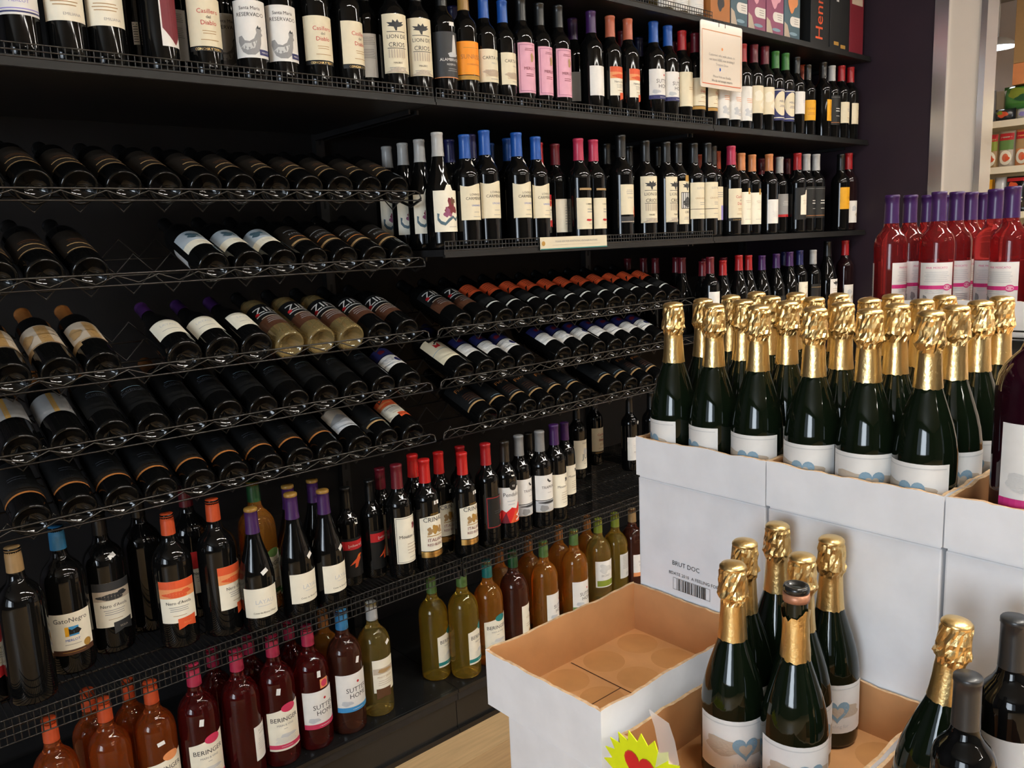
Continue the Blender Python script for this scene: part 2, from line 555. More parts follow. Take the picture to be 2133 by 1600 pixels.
# upper shelf
style('lilac', 'bordeaux', DG, 'purple', 'dark wine bottle with white label edged in violet bands', [L(.075, .085, .095, 'white', [RR(-.0425, .004, .0425, .007, 'navy'), RR(-.0425, .010, .0425, .012, 'lilac'), T('MERLOT', 0, .022, .009, 'lilac'), blob(-.006, .060, .010, .020, 'lilac', 3), ML(0, .04, .03, 2, .004, 'palegrey')])])
style('emil', 'bordeaux', DG, 'black', 'dark wine bottle with large plain ivory label and tiny lines', [L(.075, .090, .100, 'ivory', [T('EMILIANA', .012, .010, .0075, 'grey'), ML(0, .040, .05, 3, .006, 'tan'), ML(0, .085, .05, 3, .007, 'tan')])])
style('sticker', 'bordeaux', DG, 'black', 'dark wine bottle with only a small barcode strip', [L(.065, .012, .045, 'white', [ML(0, .040, .010, 8, .005, 'black')], u0=-.012)])
style('redshield', 'bordeaux', DG, 'wine', 'dark wine bottle with red shield label edged white', [L(.05, .060, .110, 'white', [PP([(-.027, .035), (0, .004), (.027, .035), (.027, .107), (-.027, .107)], 'wine')], top=None)])
style('whiteback', 'bordeaux', DG, 'black', 'dark wine bottle turned to its white back label', [L(.05, .050, .105, 'white', [ML(0, .095, .04, 5, .004), ML(0, .066, .04, 6, .004)])])
cas = [T('Casillero', 0.004, .066, .013, 'red'), T('del', .004, .056, .009, 'black'), T('Diablo', .004, .043, .013, 'red'), ML(.004, .030, .03, 2, .005, 'tan'), ML(.004, .012, .05, 1, .005, 'tan')]
style('casillero', 'bordeaux', DG, 'black', 'dark wine bottle with cream label in red gothic lettering', [L(.060, .088, .098, 'cream', cas), L(.050, .088, .0085, 'black', [T('CONCHA Y TORO', 0, .0018, .007, 'goldm')])])
style('casillero_red', 'bordeaux', DG, 'rose', 'dark wine bottle with bright red cap and red gothic lettering', [L(.060, .088, .098, 'cream', cas), L(.050, .088, .0085, 'black', [T('CONCHA Y TORO', 0, .0018, .007, 'goldm')])])
style('rooster', 'bordeaux', DG, 'black', 'dark wine bottle with white label of a grey rooster', [L(.048, .085, .120, 'white', [T('RESERVADO', 0, .086, .0115), T('Santa Maria', 0, .100, .010), PP(ROOSTER, 'grey'), PP([(-.026, .022), (-.012, .016), (.004, .020), (.010, .036), (-.004, .030), (-.016, .030)], 'lightgrey'), PP([(.011, .061), (.014, .068), (.017, .063), (.020, .066), (.021, .060)], 'dgrey'), RR(.014, .006, .042, .018, 'navy'), T('MERLOT', .028, .010, .005, 'white')])])
style('union', 'bordeaux', DG, 'black', 'dark wine bottle with tall cream label, tree and columns', [L(.052, .074, .140, 'cream', [PP([(a, b + .100) for a, b in TREE], 'dgrey'), T('LION DE', 0, .082, .013, 'dgrey'), T('CRIOS', 0, .062, .015, 'dgrey'), ('r', -.024, .097, .024, .0985, 'dgrey'), ('r', -.024, .058, .024, .0595, 'dgrey')] + [RR(-.022 + .0065 * i, .036, -.019 + .0065 * i, .056, 'sand') for i in range(7)] + [T('MALBEC', 0, .022, .006), PP([(-.034, .002), (-.02, .006), (-.006, .014), (.004, .014), (.02, .006), (.034, .002)], 'sand'), ML(0, .012, .05, 2, .004, 'grey')])])
style('unionphoto', 'bordeaux', DG, 'black', 'dark wine bottle with framed black engraving and gold medal', [L(.045, .066, .135, 'cream', [PP([(a * .9, b + .105) for a, b in TREE], 'dgrey'), RR(-.026, .048, .026, .100, 'dgrey'), RR(-.024, .050, .024, .098, 'lightgrey'), blob(0, .068, .018, .016, 'dgrey', 5), T('CRIOS', 0, .034, .010), ML(0, .02, .04, 2, .005)]), L(.178, .020, .020, 'gold')])
style('lighthouse', 'bordeaux', DG, 'black', 'dark wine bottle with charcoal label and white lighthouse', [L(.055, .088, .115, 'dgrey', [PP([(.008, .058), (.026, .058), (.022, .094), (.020, .108), (.014, .108), (.012, .094)], 'lightgrey'), blob(.012, .058, .016, .006, 'palegrey', 8), T('ALAMBRADO', .006, .042, .0105, 'white'), T('RESERVA', .006, .031, .007, 'lightgrey'), ML(.01, .022, .035, 2, .005, 'grey'), RR(-.044, .0, .044, .002, 'peach')])], sticker=(.012, .190, 0))
style('sunrise', 'bordeaux', DG, 'gold', 'dark wine bottle with bright orange label', [L(.070, .088, .085, 'sun', [T('SUNRISE', 0, .040, .0165, 'copper'), T('CHARDONNAY', .006, .024, .006, 'copper'), ML(0, .068, .05, 1, .004, 'gold'), RR(-.044, .004, .044, .005, 'yellow')]), L(.057, .088, .011, 'gold', [RR(-.04, .003, .04, .004, 'yellow'), ML(0, .007, .05, 1, .003, 'yellow')])])
style('carta', 'bordeaux', DG, 'blue', 'dark wine bottle with blue cap and sketched estate label', [L(.060, .086, .090, 'cream', [T('CARTA VIEJA', .004, .062, .0125), T('MERLOT', .004, .050, .0055, 'grey'), blob(0, .026, .030, .009, 'sand', 2), ML(0, .032, .06, 5, .004, 'tan'), ML(.004, .008, .03, 1, .004)])])
style('pinkl', 'bordeaux', DG, 'charcoal', 'dark wine bottle with tall pink label and dotted border', [L(.040, .070, .135, 'pink', frame(.070, .135, .0012, 'mauve', .005) + [T('MERLOT', .002, .062, .011, 'wine'), ML(0, .05, .03, 2, .005, 'wine'), blob(.008, .095, .006, .012, 'tan', 4), ML(0, .118, .03, 2, .004, 'wine')])])
style('purplewhite', 'bordeaux', DG, 'purple', 'dark wine bottle with purple cap and plain white label', [L(.055, .078, .085, 'white', [ML(.016, .05, .02, 3, .005, 'palegrey')])])
nero = lambda s: [RR(-.046 * s, .088 * s, .046 * s, .108 * s, 'orange'), RR(-.046 * s, .064 * s, .046 * s, .088 * s, 'peach'), blob(-.004 * s, .073 * s, .030 * s, .008 * s, 'orange', 6), blob(.02 * s, .078 * s, .012 * s, .006 * s, 'orange', 9), T("Nero d'Avola", 0, .048 * s, .011 * s, 'dgrey'), ML(0, .040 * s, .05 * s, 3, .005 * s, 'grey'), ML(0, .018 * s, .04 * s, 1, .004, 'tan'), PP([(-.006 * s, -.018 * s), (.016 * s, -.010 * s), (.038 * s, -.016 * s), (.038 * s, .014 * s), (-.006 * s, .010 * s)], 'orange'), T('SICILIA', .016 * s, -.004 * s, .006 * s, 'peach')]
style('nero', 'bordeaux', DG, 'salmon', 'dark wine bottle with orange cap and orange-and-cream label', [L(.062, .074, .085, 'ivory', nero(.79))])
style('nero_red', 'bordeaux', DG, 'red', 'dark wine bottle with red cap and red-and-cream label', [L(.062, .074, .085, 'ivory', [(e[:-1] + ('red',) if e[-1] == 'orange' else e) for e in nero(.79)])])
style('nero15', 'magnum', DG, 'orange', 'large dark wine bottle with orange cap and orange-and-cream label', [L(.068, .092, .108, 'ivory', nero(1.0))])
style('nero15_red', 'magnum', DG, 'wine', 'large dark wine bottle with crimson-and-cream label', [L(.068, .092, .108, 'ivory', [(e[:-1] + ('red',) if e[-1] in ('orange', 'peach') else e) for e in nero(1.0)])])
style('ribbon_black', 'magnum', DG, 'black', 'large dark wine bottle with black ribbon across its label', [L(.068, .092, .108, 'ivory', [(e[:-1] + ('dgrey',) if e[-1] == 'orange' else e[:-1] + ('sand',) if e[-1] == 'peach' else e) for e in nero(1.0)])], sticker=(.01, .236, .4))
sut = lambda c, s=1.0: [T('SUTTER', .008 * s, .048 * s, .0165 * s, 'dgrey'), T('HOME', .010 * s, .033 * s, .0165 * s, 'dgrey'), CC(.010 * s, .072 * s, .0032 * s, 'red'), blob(-.020 * s, .022 * s, .014 * s, .006 * s, 'palegrey', 3), RR(-.044 * s, 0, .044 * s, .012 * s, c), ML(.006 * s, .005 * s, .03 * s, 1, .004, 'white')]
style('sutter', 'bordeaux', DG, 'blue', 'dark wine bottle with blue cap, red dot and blue-footed label', [L(.065, .086, .090, 'white', sut('navy'))])
style('creamred', 'bordeaux', DG, 'red', 'dark wine bottle with red cap and tall plain cream label', [L(.055, .082, .110, 'cream', [ML(.006, .060, .03, 2, .006, 'tan')])])
style('creamgold', 'bordeaux', DG, 'wine', 'dark wine bottle with cream label over a gold strip', [L(.062, .082, .090, 'cream', cas[3:] + [T('Diablo', .004, .043, .012, 'red')]), L(.050, .082, .010, 'gold')])
style('swirl', 'bordeaux', DG, 'red', 'dark wine bottle with white label of grey leaf scrolls', [L(.030, .082, .120, 'white', [blob(-.012, .03, .012, .012, 'palegrey', 4, amp=.5), blob(.012, .034, .012, .010, 'lightgrey', 5, amp=.5), blob(0, .018, .014, .006, 'palegrey', 6, amp=.5), ML(0, .075, .04, 3, .006, 'peach')])])
style('crinkle', 'bordeaux', DG, 'wine', 'dark wine bottle with crimson cap ringed gold and crumpled cream label', [L(.060, .088, .095, 'cream', [blob(-.01, .06, .02, .018, 'ivory', 4), blob(.012, .03, .016, .014, 'ivory', 5)])], band=None)
style('bluoval', 'bordeaux', DG, 'green', 'dark wine bottle with green cap and blue-and-white oval label', [L(.045, .085, .115, 'navy', [CC(0, .062, .034, 'cream', .045), T('MERLOT', .004, .066, .010, 'navy'), ML(.004, .054, .04, 2, .005, 'navy'), RR(-.042, .008, .042, .011, 'ivory'), RR(-.042, .109, .042, .112, 'ivory')])])
style('whiteblk', 'bordeaux', DG, 'black', 'dark wine bottle with glossy black cap and white half label', [L(.080, .082, .085, 'white', [ML(.006, .05, .03, 2, .006, 'palegrey')])])
style('orangelab', 'bordeaux', DG, 'dbrown', 'dark wine bottle with amber-orange label and brown cap', [L(.065, .080, .085, 'yellow', [T('SUNRISE', 0, .045, .011, 'copper'), ML(0, .03, .04, 2, .006, 'copper')])])
style('darklab', 'bordeaux', DG, 'lightgrey', 'dark wine bottle with pale cap and black label lined white', [L(.055, .085, .120, 'charcoal', [RR(-.04, .112, .04, .113, 'grey'), ML(0, .065, .03, 2, .010, 'white'), ML(0, .035, .03, 1, .006, 'lightgrey'), RR(-.04, .008, .04, .010, 'copper')])])
style('creamplain', 'bordeaux', DG, 'red', 'dark wine bottle with scarlet cap and small cream label', [L(.065, .080, .085, 'cream', [ML(.004, .055, .03, 2, .007, 'grey'), ML(.004, .02, .03, 1, .006, 'tan')])])
style('dark_blue', 'bordeaux', DG, 'navy', 'dark wine bottle with navy cap and no visible label')
style('dark_red', 'bordeaux', DG, 'wine', 'dark wine bottle with wine-red cap and no visible label')
style('dark_black', 'bordeaux', DG, 'black', 'dark wine bottle with black cap and no visible label')
style('dark_orange', 'bordeaux', DG, 'orange', 'dark wine bottle with orange cap and no visible label')
# middle shelf
style('snake', 'burgundy', DG, 'lightgrey', 'dark wine bottle with silver screw cap and painted serpent label', [L(.045, .086, .105, 'ivory', [blob(.006, .062, .016, .020, 'wine', 11, amp=.6), blob(-.006, .048, .010, .012, 'mauve', 12, amp=.6), blob(.012, .078, .008, .008, 'brown', 13, amp=.5)] + [PP([(-.034, .030), (-.026, .020), (-.014, .016), (-.002, .026), (.010, .034), (.022, .026), (.030, .034), (.028, .040), (.020, .034), (.010, .041), (-.004, .034), (-.014, .024), (-.024, .028), (-.030, .036), (-.028, .046), (-.034, .048)], 'slate'), ML(.01, .012, .03, 1, .004)], top=lambda t: .014 if -.25 < t < .15 else 0)], capz=.238)
wave = lambda t: .004 * math.sin(t * 3.2)
style('carmen', 'bordeaux', DG, 'blue', 'dark wine bottle with bright blue cap and wavy-topped cream label', [L(.075, .080, .092, 'cream', [T('LOVIN DE', .004, .064, .008, 'dgrey'), T('CARMENERE', .004, .053, .0105, 'dgrey'), T('UNOAKED', .006, .036, .0065, 'blue'), ML(.006, .020, .02, 1, .004, 'grey'), ML(.006, .008, .03, 1, .004, 'grey')], top=wave)], band=None, sticker=(.015, .225, .6))
style('sliver', 'bordeaux', DG, 'navy', 'dark wine bottle with navy cap and narrow white side label', [L(.075, .030, .090, 'white', [ML(0, .07, .015, 6, .008, 'palegrey')], u0=-.03)])
style('whiteside', 'bordeaux', DG, 'wine', 'dark wine bottle with wine cap and pale back label', [L(.035, .050, .100, 'ivory', [ML(.012, .08, .012, 8, .008, 'grey')])])
style('bandcream', 'bordeaux', DG, 'rose', 'dark wine bottle with pink-red cap, gold dash and cream label', [L(.040, .070, .090, 'cream', [T('CABERNET', .008, .070, .006, 'dgrey'), ML(.010, .056, .03, 2, .008, 'grey'), blob(.006, .026, .014, .003, 'red', 3), ML(.010, .014, .02, 1, .004)]), L(.152, .050, .006, 'tan')])
style('diamond', 'bordeaux', DG, 'charcoal', 'dark wine bottle with cream label bearing an orange diamond', [L(.075, .062, .085, 'cream', [ML(0, .068, .03, 3, .005), T('SYRAH', 0, .045, .007, 'grey'), PP([(.014, .008), (.022, -.010), (.031, .008), (.022, .026)], 'orange')]), L(.052, .062, .018, 'dgrey', [RR(-.03, .002, .03, .004, 'sand')])])
style('luis', 'bordeaux', DG, 'charcoal', 'dark wine bottle with yellow neck ring and ruled cream label', [L(.060, .080, .115, 'cream', [T('LUIS FELIPE', .004, .094, .009, 'grey'), T('GRAN RESERVA', .004, .062, .008, 'tan'), ML(.004, .05, .03, 2, .006, 'grey'), RR(-.04, .030, .04, .0315, 'black'), ML(.004, .014, .03, 1, .005)]), L(.238, .095, .004, 'yellow')])
style('violetcorner', 'bordeaux', DG, 'black', 'dark wine bottle with cream label and violet corner', [L(.055, .080, .110, 'cream', [RR(.0, .0, .040, .048, 'lilac'), ML(0, .09, .04, 3, .007, 'grey')])])
style('salmon', 'bordeaux', DG, 'peach', 'dark wine bottle with salmon cap, gold drop and cream label', [L(.040, .086, .118, 'ivory', [ML(0, .085, .04, 2, .006, 'sand'), ML(0, .055, .03, 1, .004, 'sand'), ML(0, .018, .05, 1, .004)]), L(.150, .012, .022, 'gold')])
style('salmonback', 'bordeaux', DG, 'peach', 'dark wine bottle with salmon cap turned to white back label', [L(.040, .085, .090, 'white', [ML(0, .045, .05, 6, .004, 'palegrey')])])
style('orangeback', 'bordeaux', DG, 'orange', 'dark wine bottle with burnt-orange cap behind the front row')
style('redbandgrey', 'bordeaux', DG, 'lightgrey', 'dark wine bottle with grey cap and grey label footed red', [L(.065, .080, .090, 'grey', [RR(-.04, .0, .04, .010, 'red'), ML(0, .06, .04, 3, .007, 'lightgrey')])])
style('curvewhite', 'bordeaux', DG, 'red', 'dark wine bottle with red cap and S-shaped white label', [L(.050, .080, .120, 'charcoal', [PP([(-.020, .018), (.028, .018), (.028, .104), (.020, .114), (.006, .110), (.0, .094), (-.020, .090)], 'ivory'), CC(.018, .05, .004, 'dgrey'), CC(.018, .032, .004, 'dgrey'), ML(.004, .07, .03, 3, .006, 'sand'), CC(.018, .012, .005, 'gold')])])
style('yellowlab', 'bordeaux', DG, 'charcoal', 'dark wine bottle with square yellow label', [L(.085, .080, .085, 'yellow', [T('SOL', .006, .04, .012, 'copper'), ML(.006, .02, .03, 1, .004, 'copper')])])
style('taglabel', 'bordeaux', 'red_glass', 'red', 'slim dark wine bottle with red cap and marbled white label', [L(.030, .070, .085, 'white', [blob(.012, .03, .014, .012, 'sand', 6), blob(-.01, .055, .012, .010, 'palegrey', 7)])])
# shelf behind the sparkling wine
style('burg_red', 'burgundy', DG, 'wine', 'sloping-shouldered dark wine bottle with crimson cap')
style('burg_bright', 'burgundy', DG, 'red', 'sloping-shouldered dark wine bottle with scarlet cap')
style('burg_purple', 'burgundy', DG, 'purple', 'sloping-shouldered dark wine bottle with purple cap and violet label foot', [L(.05, .090, .070, 'charcoal', [RR(-.045, .0, .045, .008, 'purple')])])
style('sketch', 'bordeaux', DG, 'navy', 'dark wine bottle with navy cap and cream sketched label', [L(.045, .080, .120, 'ivory', [blob(0, .05, .014, .020, 'sand', 8, amp=.5), ML(0, .10, .04, 2, .007, 'sand')])])
style('pewter', 'bordeaux', DG, 'lightgrey', 'dark wine bottle with pewter cap and black label', [L(.040, .080, .110, 'charcoal', [RR(-.04, .095, .04, .097, 'tan'), ML(0, .05, .03, 3, .007, 'grey')])])
style('treewhite', 'burgundy', DG, 'black', 'tall dark wine bottle with tree on white label', [L(.035, .060, .110, 'white', [PP([(a * .8, b * .8 + .082) for a, b in TREE], 'dgrey'), ML(0, .07, .04, 3, .008, 'sand')])])
style('redfoot', 'bordeaux', DG, 'wine', 'dark wine bottle with white label footed in red', [L(.05, .080, .120, 'white', [RR(-.04, .0, .04, .016, 'red'), blob(0, .06, .012, .010, 'sand', 4)])])
# lying bottles
arcs = lambda c1, c2: [RR(-.036, .060, .036, .0635, c1), ML(0, .076, .05, 2, .006, c2)]
style('dimgold', 'bordeaux', DG, 'black', 'dark wine bottle with brown label and faint gold lines', [L(.050, .092, .110, 'dbrown', [RR(-.034, .004, .034, .0075, 'tan'), RR(-.026, .030, .026, .034, 'tan'), ML(0, .055, .04, 2, .008, 'brown')])])
style('bluewhite', 'bordeaux', DG, 'black', 'dark wine bottle with pale blue and cream label', [L(.055, .095, .085, 'paleblue', [RR(-.0475, 0, .0475, .030, 'ivory'), blob(-.006, .058, .016, .012, 'slate', 3, amp=.6), blob(.014, .062, .008, .006, 'palegrey', 4), ML(0, .018, .03, 2, .005, 'sand')]), L(.055, .030, .080, 'palegrey', [], u0=-.078)])
style('goldband', 'bordeaux', DG, 'black', 'dark wine bottle with brown label and broad gold band', [L(.048, .090, .110, 'dbrown', [RR(-.040, .006, .040, .014, 'tan'), RR(-.030, .034, .030, .038, 'copper'), T('RESERVA', 0, .050, .012, 'grey'), RR(-.028, .074, .028, .077, 'grey')])])
style('vintage', 'bordeaux', DG, 'copper', 'dark wine bottle with aged parchment label and gold bars', [L(.070, .095, .085, 'sand', [RR(-.008, .004, .014, .082, 'tan'), ML(.003, .070, .016, 9, .008, 'gold'), blob(-.03, .04, .012, .02, 'tan', 4), RR(-.047, .0, .047, .003, 'tan')]), L(.058, .030, .020, 'tan', [], u0=-.045)])
style('vintage2', 'bordeaux', DG, 'copper', 'dark wine bottle with grey-green label striped gold', [L(.070, .095, .080, 'grey', [RR(-.003, .0, .006, .080, 'gold'), ML(.002, .07, .012, 8, .009, 'tan')])])
style('layau', 'burgundy', DG, 'purple', 'dark sloping wine bottle with purple gold-rimmed cap and plain white label', [L(.040, .090, .072, 'ivory', [T('LAYAU', .006, .034, .0145, 'palegrey'), ML(.006, .028, .04, 1, .004, 'palegrey'), T('Cotes du Rhone Villages', .006, .010, .0058, 'black')])], band='gold', sticker=(.012, .150, .5))
style('layau_lying', 'burgundy', DG, 'purple', 'dark sloping wine bottle with small plain white label', [L(.052, .080, .072, 'ivory', [T('LAYAU', 0, .042, .012, 'palegrey'), ML(0, .022, .05, 1, .006, 'grey')])])
zin = [T('ZIN', -.002, .072, .038, 'white'), RR(-.036, .062, .034, .066, 'lightgrey'), CC(-.030, .072, .006, 'red'), PP([(-.040, .052), (.040, .052), (.040, .060), (-.040, .060)], 'black'), RR(-.03, .046, .03, .049, 'sand'), ML(0, .036, .05, 3, .008, 'grey')]
style('zin_white', 'bordeaux', 'gold_glass', 'black', 'golden clear-glass wine bottle with bold white lettered label', [L(.052, .092, .115, 'charcoal', [RR(-.046, 0, .046, .045, 'umber')] + zin)])
style('zin_red', 'bordeaux', DG, 'black', 'dark wine bottle with bold white lettered label and red dot', [L(.058, .092, .110, 'charcoal', [RR(-.046, 0, .046, .045, 'umber')] + zin)])
style('orangetag', 'bordeaux', DG, 'black', 'dark wine bottle with flame-orange upper label', [L(.128, .085, .055, 'orange', [PP([(-.04, .0), (-.02, .02), (-.03, .02)], 'black'), ML(0, .045, .05, 5, .008, 'umber')]), L(.048, .062, .006, 'lightgrey'), L(.060, .07, .05, 'charcoal', [])])
style('script', 'bordeaux', DG, 'copper', 'dark wine bottle with black label and pale script', [L(.050, .092, .120, 'black', [RR(-.020, .078, .022, .0795, 'bluegrey'), T('Coppola', .002, .062, .016, 'faint'), RR(-.026, .058, .020, .0595, 'faint')])])
style('grapebadge', 'bordeaux', DG, 'navy', 'dark wine bottle with white half label and grape cluster', [L(.055, .080, .050, 'white', [CC(.010, .024, .009, 'navy', .011), T('merlot', -.016, .034, .010, 'grey'), ML(-.014, .020, .03, 2, .008, 'palegrey')]), L(.108, .080, .040, 'navy', [blob(-.01, .02, .01, .008, 'wine', 4)])], sticker=(.006, .19, 0))
style('castlered', 'bordeaux', DG, 'black', 'dark wine bottle with large cream label and red stamp', [L(.050, .092, .115, 'cream', [RR(-.046, .050, .046, .052, 'bluegrey'), RR(-.008, .088, .03, .112, 'wine'), PP([(-.020, .064), (-.004, .064), (-.004, .084), (-.012, .074), (-.020, .084)], 'red'), T('1857', .01, .02, .012, 'grey')])])
style('copperband', 'bordeaux', DG, 'black', 'dark wine bottle with dark label edged by a copper band', [L(.046, .095, .120, 'charcoal', [RR(-.0475, .0, .0475, .0055, 'copper'), RR(-.0475, .0055, .0475, .022, 'dbrown'), ML(0, .06, .04, 2, .008, 'faint')])])
style('mountain', 'bordeaux', DG, 'black', 'dark wine bottle with grey-green landscape label', [L(.055, .092, .090, 'grey', [PP([(-.046, 0), (.046, 0), (.046, .03), (.01, .044), (-.02, .030), (-.046, .036)], 'palegrey'), PP([(-.046, .04), (-.01, .062), (.02, .048), (.046, .07), (.046, .09), (-.046, .09)], 'sand')])])
style('goldscript', 'bordeaux', DG, 'black', 'dark wine bottle with black label, script and golden band', [L(.046, .092, .120, 'charcoal', [RR(-.046, .0, .046, .0060, 'tan'), RR(-.024, .014, .030, .016, 'grey'), T('Fierro', .0, .075, .020, 'copper'), ML(.002, .050, .05, 4, .009, 'umber')])])
style('goldscript2', 'bordeaux', DG, 'black', 'dark wine bottle with black label, silver mark and golden band', [L(.046, .092, .120, 'charcoal', [RR(-.046, .0, .046, .0060, 'tan'), RR(-.024, .014, .030, .016, 'bluegrey'), T('F', .0, .080, .020, 'grey')])])
# wire shelf
style('magnum_plain', 'magnum', DG, 'tan', 'large dark wine bottle with cream cap and label turned away')
style('magnum_black', 'magnum', DG, 'black', 'large dark wine bottle with black cap and label turned away')
style('gato', 'magnum', DG, 'sky', 'large dark wine bottle with blue cap and white label', [L(.060, .095, .085, 'ivory', [T('GatoNegro', 0, .064, .0155, 'dgrey'), RR(-.014, .032, -.006, .054, 'yellow'), RR(-.006, .032, .014, .054, 'sky'), PP([(-.006, .036), (.014, .036), (.020, .042), (.012, .050), (.0, .046), (-.006, .050)], 'black'), T('MERLOT', 0, .020, .008, 'blue'), ML(0, .012, .04, 1, .004, 'grey'), CC(.030, .008, .009, 'gold')]), L(.048, .095, .012, 'umber', [ML(0, .006, .06, 1, .004, 'gold')])])
ber = lambda oc, bc: [PP([(-.0, .088), (.040, .104), (.040, .124), (.030, .130), (.010, .126), (-.004, .112)], oc) if False else CC(.012, .112, .020, oc, .0115), T('BERINGER', 0, .078, .0165, 'dgrey'), T('MAIN & VINE', 0, .066, .0075, 'grey'), ML(0, .058, .012, 1, .004, 'grey'), blob(.006, .040, .022, .005, 'lightgrey', 3), ML(0, .036, .06, 5, .0035, 'palegrey'), RR(-.045, .006, .045, .017, bc), ML(0, .011, .03, 1, .003, 'white')]
slope = lambda t: .010 * t
style('bering_amber', 'magnum', 'amber_glass', 'dgreen', 'large amber wine bottle with green seal on ivory label', [L(.040, .090, .112, 'ivory', ber('sage', 'green'))])
style('roo', 'bordeaux', DG, 'black', 'dark wine bottle with red band and orange leaping animal', [L(.030, .088, .120, 'charcoal', [RR(-.044, .085, .044, .112, 'red'), T('[yellow tail]', .004, .094, .0105, 'white'), PP([(-.004, .028), (.004, .030), (.010, .044), (.018, .054), (.016, .062), (.024, .066), (.020, .070), (.010, .068), (.002, .056), (-.008, .048), (-.020, .036), (-.010, .040), (-.002, .044)], 'orange'), PP([(.008, .060), (.016, .063), (.015, .066), (.007, .063)], 'yellow')])], sticker=(.012, .200, 1.4))
style('mouton', 'bordeaux', DG, 'wine', 'dark wine bottle with maroon cap and ruled white label', [L(.042, .085, .125, 'ivory', frame(.085, .125, .001, 'dgrey', .003) + [blob(.012, .098, .006, .008, 'wine', 4, amp=.5), T('Mouton Cadet', .004, .068, .0125, 'dgrey'), ML(.006, .050, .04, 4, .008, 'sand'), ML(.006, .014, .03, 1, .004)])])
style('mouton_purple', 'bordeaux', DG, 'purple', 'dark wine bottle with purple cap and tall ivory label', [L(.045, .080, .105, 'ivory', [blob(.010, .086, .006, .006, 'dgrey', 4, amp=.5), T('Mouton Cadet', .008, .062, .011, 'dgrey'), ML(.006, .045, .04, 4, .007, 'sand'), ML(.006, .014, .03, 1, .004)])])
cr = [T('LEGENDA', 0, .098, .006, 'gold'), T('CRINALI', 0, .080, .0175, 'dgrey'), blob(0, .058, .010, .012, 'gold', 3, amp=.3), blob(-.015, .055, .008, .010, 'tan', 4, amp=.5), blob(.015, .055, .008, .010, 'tan', 5, amp=.5), RR(-.024, .040, .024, .042, 'gold'), T('ITALIAN', 0, .026, .0125, 'wine'), T('RED BLEND', 0, .014, .0095, 'wine')]
style('crinali', 'bordeaux', DG, 'heartred', 'dark wine bottle with red wax cap and gold-footed white label', [L(.058, .086, .096, 'ivory', cr, top=lambda t: -.010 * max(0, abs(t) - .35)), L(.040, .086, .016, 'goldm', [ML(0, .008, .05, 1, .004, 'copper')])], sticker=(.008, .188, 0))
style('redframe', 'bordeaux', DG, 'red', 'dark wine bottle with red screw cap and red-framed charcoal label', [L(.055, .080, .095, 'charcoal', frame(.080, .095, .0016, 'red', .003) + [blob(.018, .07, .006, .008, 'red', 3), blob(.014, .03, .010, .008, 'red', 4, amp=.5), ML(0, .05, .03, 2, .006, 'faint')])])
style('pendulo', 'bordeaux', DG, 'dbrown', 'dark wine bottle with white label over red faceted mountains', [L(.055, .085, .110, 'white', [T('Pendulo', -.002, .082, .017, 'dgrey'), ML(-.004, .066, .03, 2, .010, 'palegrey'), PP([(-.0425, .0), (.0425, .0), (.0425, .046), (.026, .060), (.012, .042), (-.004, .048), (-.022, .034), (-.034, .042), (-.0425, .034)], 'heartred'), PP([(-.01, 0), (.012, .042), (.026, .0)], 'orange'), PP([(-.04, 0), (-.022, .034), (-.012, .0)], 'wine'), PP([(.020, .030), (.034, .052), (.040, .030), (.030, .020)], 'peach'), PP([(.012, .004), (.03, .012), (.018, .02), (.036, .03), (.032, .034), (.010, .022), (.022, .014), (.008, .008)], 'white'), CC(.004, .114, .014, 'black'), T('90', .004, .110, .010, 'white')])], sticker=(.006, .206, 1.5))
style('trapiche', 'bordeaux', DG, 'grey', 'dark wine bottle with pewter cap, bird mark and photo strip', [L(.090, .086, .078, 'white', [T('TRAPICHE', .004, .036, .0115, 'dgrey'), PP([(-.004, .062), (.004, .054), (.014, .056), (.006, .060), (-.002, .068)], 'dgrey'), ML(.004, .022, .02, 1, .004)]), L(.052, .086, .036, 'palegrey', [blob(-.016, .012, .014, .010, 'grey', 3), blob(.012, .016, .016, .008, 'lightgrey', 4), blob(0, .03, .03, .004, 'dgrey', 6), RR(-.043, 0, .043, .002, 'sand')])])
style('ju', 'bordeaux', DG, 'black', 'dark wine bottle with pencil heart and ink initials', [L(.040, .080, .115, 'ivory', [T('JU', .008, .040, .030, 'slate'), blob(.012, .070, .014, .012, 'lightgrey', 3), T('MALBEC', .008, .100, .007, 'grey'), ML(.008, .02, .02, 1, .004)])])
style('whitehalf', 'bordeaux', DG, 'black', 'dark wine bottle with plain white label', [L(.045, .080, .095, 'white', [T('PINOT', 0, .03, .009, 'grey'), ML(0, .06, .03, 2, .007, 'palegrey')])], sticker=(.015, .196, .5))
# bottom deck
style('bering_peach', 'magnum', 'peach_glass', 'orange', 'large peach-orange wine bottle with orange cap and seal', [L(.045, .092, .105, 'ivory', ber('peach', 'orange'), top=slope)], sticker=(-.008, .195, .2))
style('moscato', 'magnum', 'peach_glass', 'orange', 'large peach-coloured wine bottle with dark label and round emblem', [L(.06, .088, .095, 'umber', [CC(.012, .06, .022, 'peach'), CC(.012, .06, .015, 'copper'), ML(0, .02, .05, 2, .006, 'tan')])])
style('bering_pink', 'magnum', 'pink_glass', 'rose', 'large deep-pink wine bottle with pink cap and oval seal', [L(.045, .092, .112, 'ivory', ber('rose', 'rose'), top=slope)], sticker=(-.010, .205, 1.4))
style('pinkback', 'magnum', 'pink_glass', 'rose', 'large deep-pink wine bottle showing its small back label', [L(.050, .052, .090, 'white', [T('SUTTER', 0, .074, .008, 'grey'), T('HOME', 0, .066, .008, 'grey'), ML(0, .054, .036, 6, .005, 'palegrey')], u0=.040)])
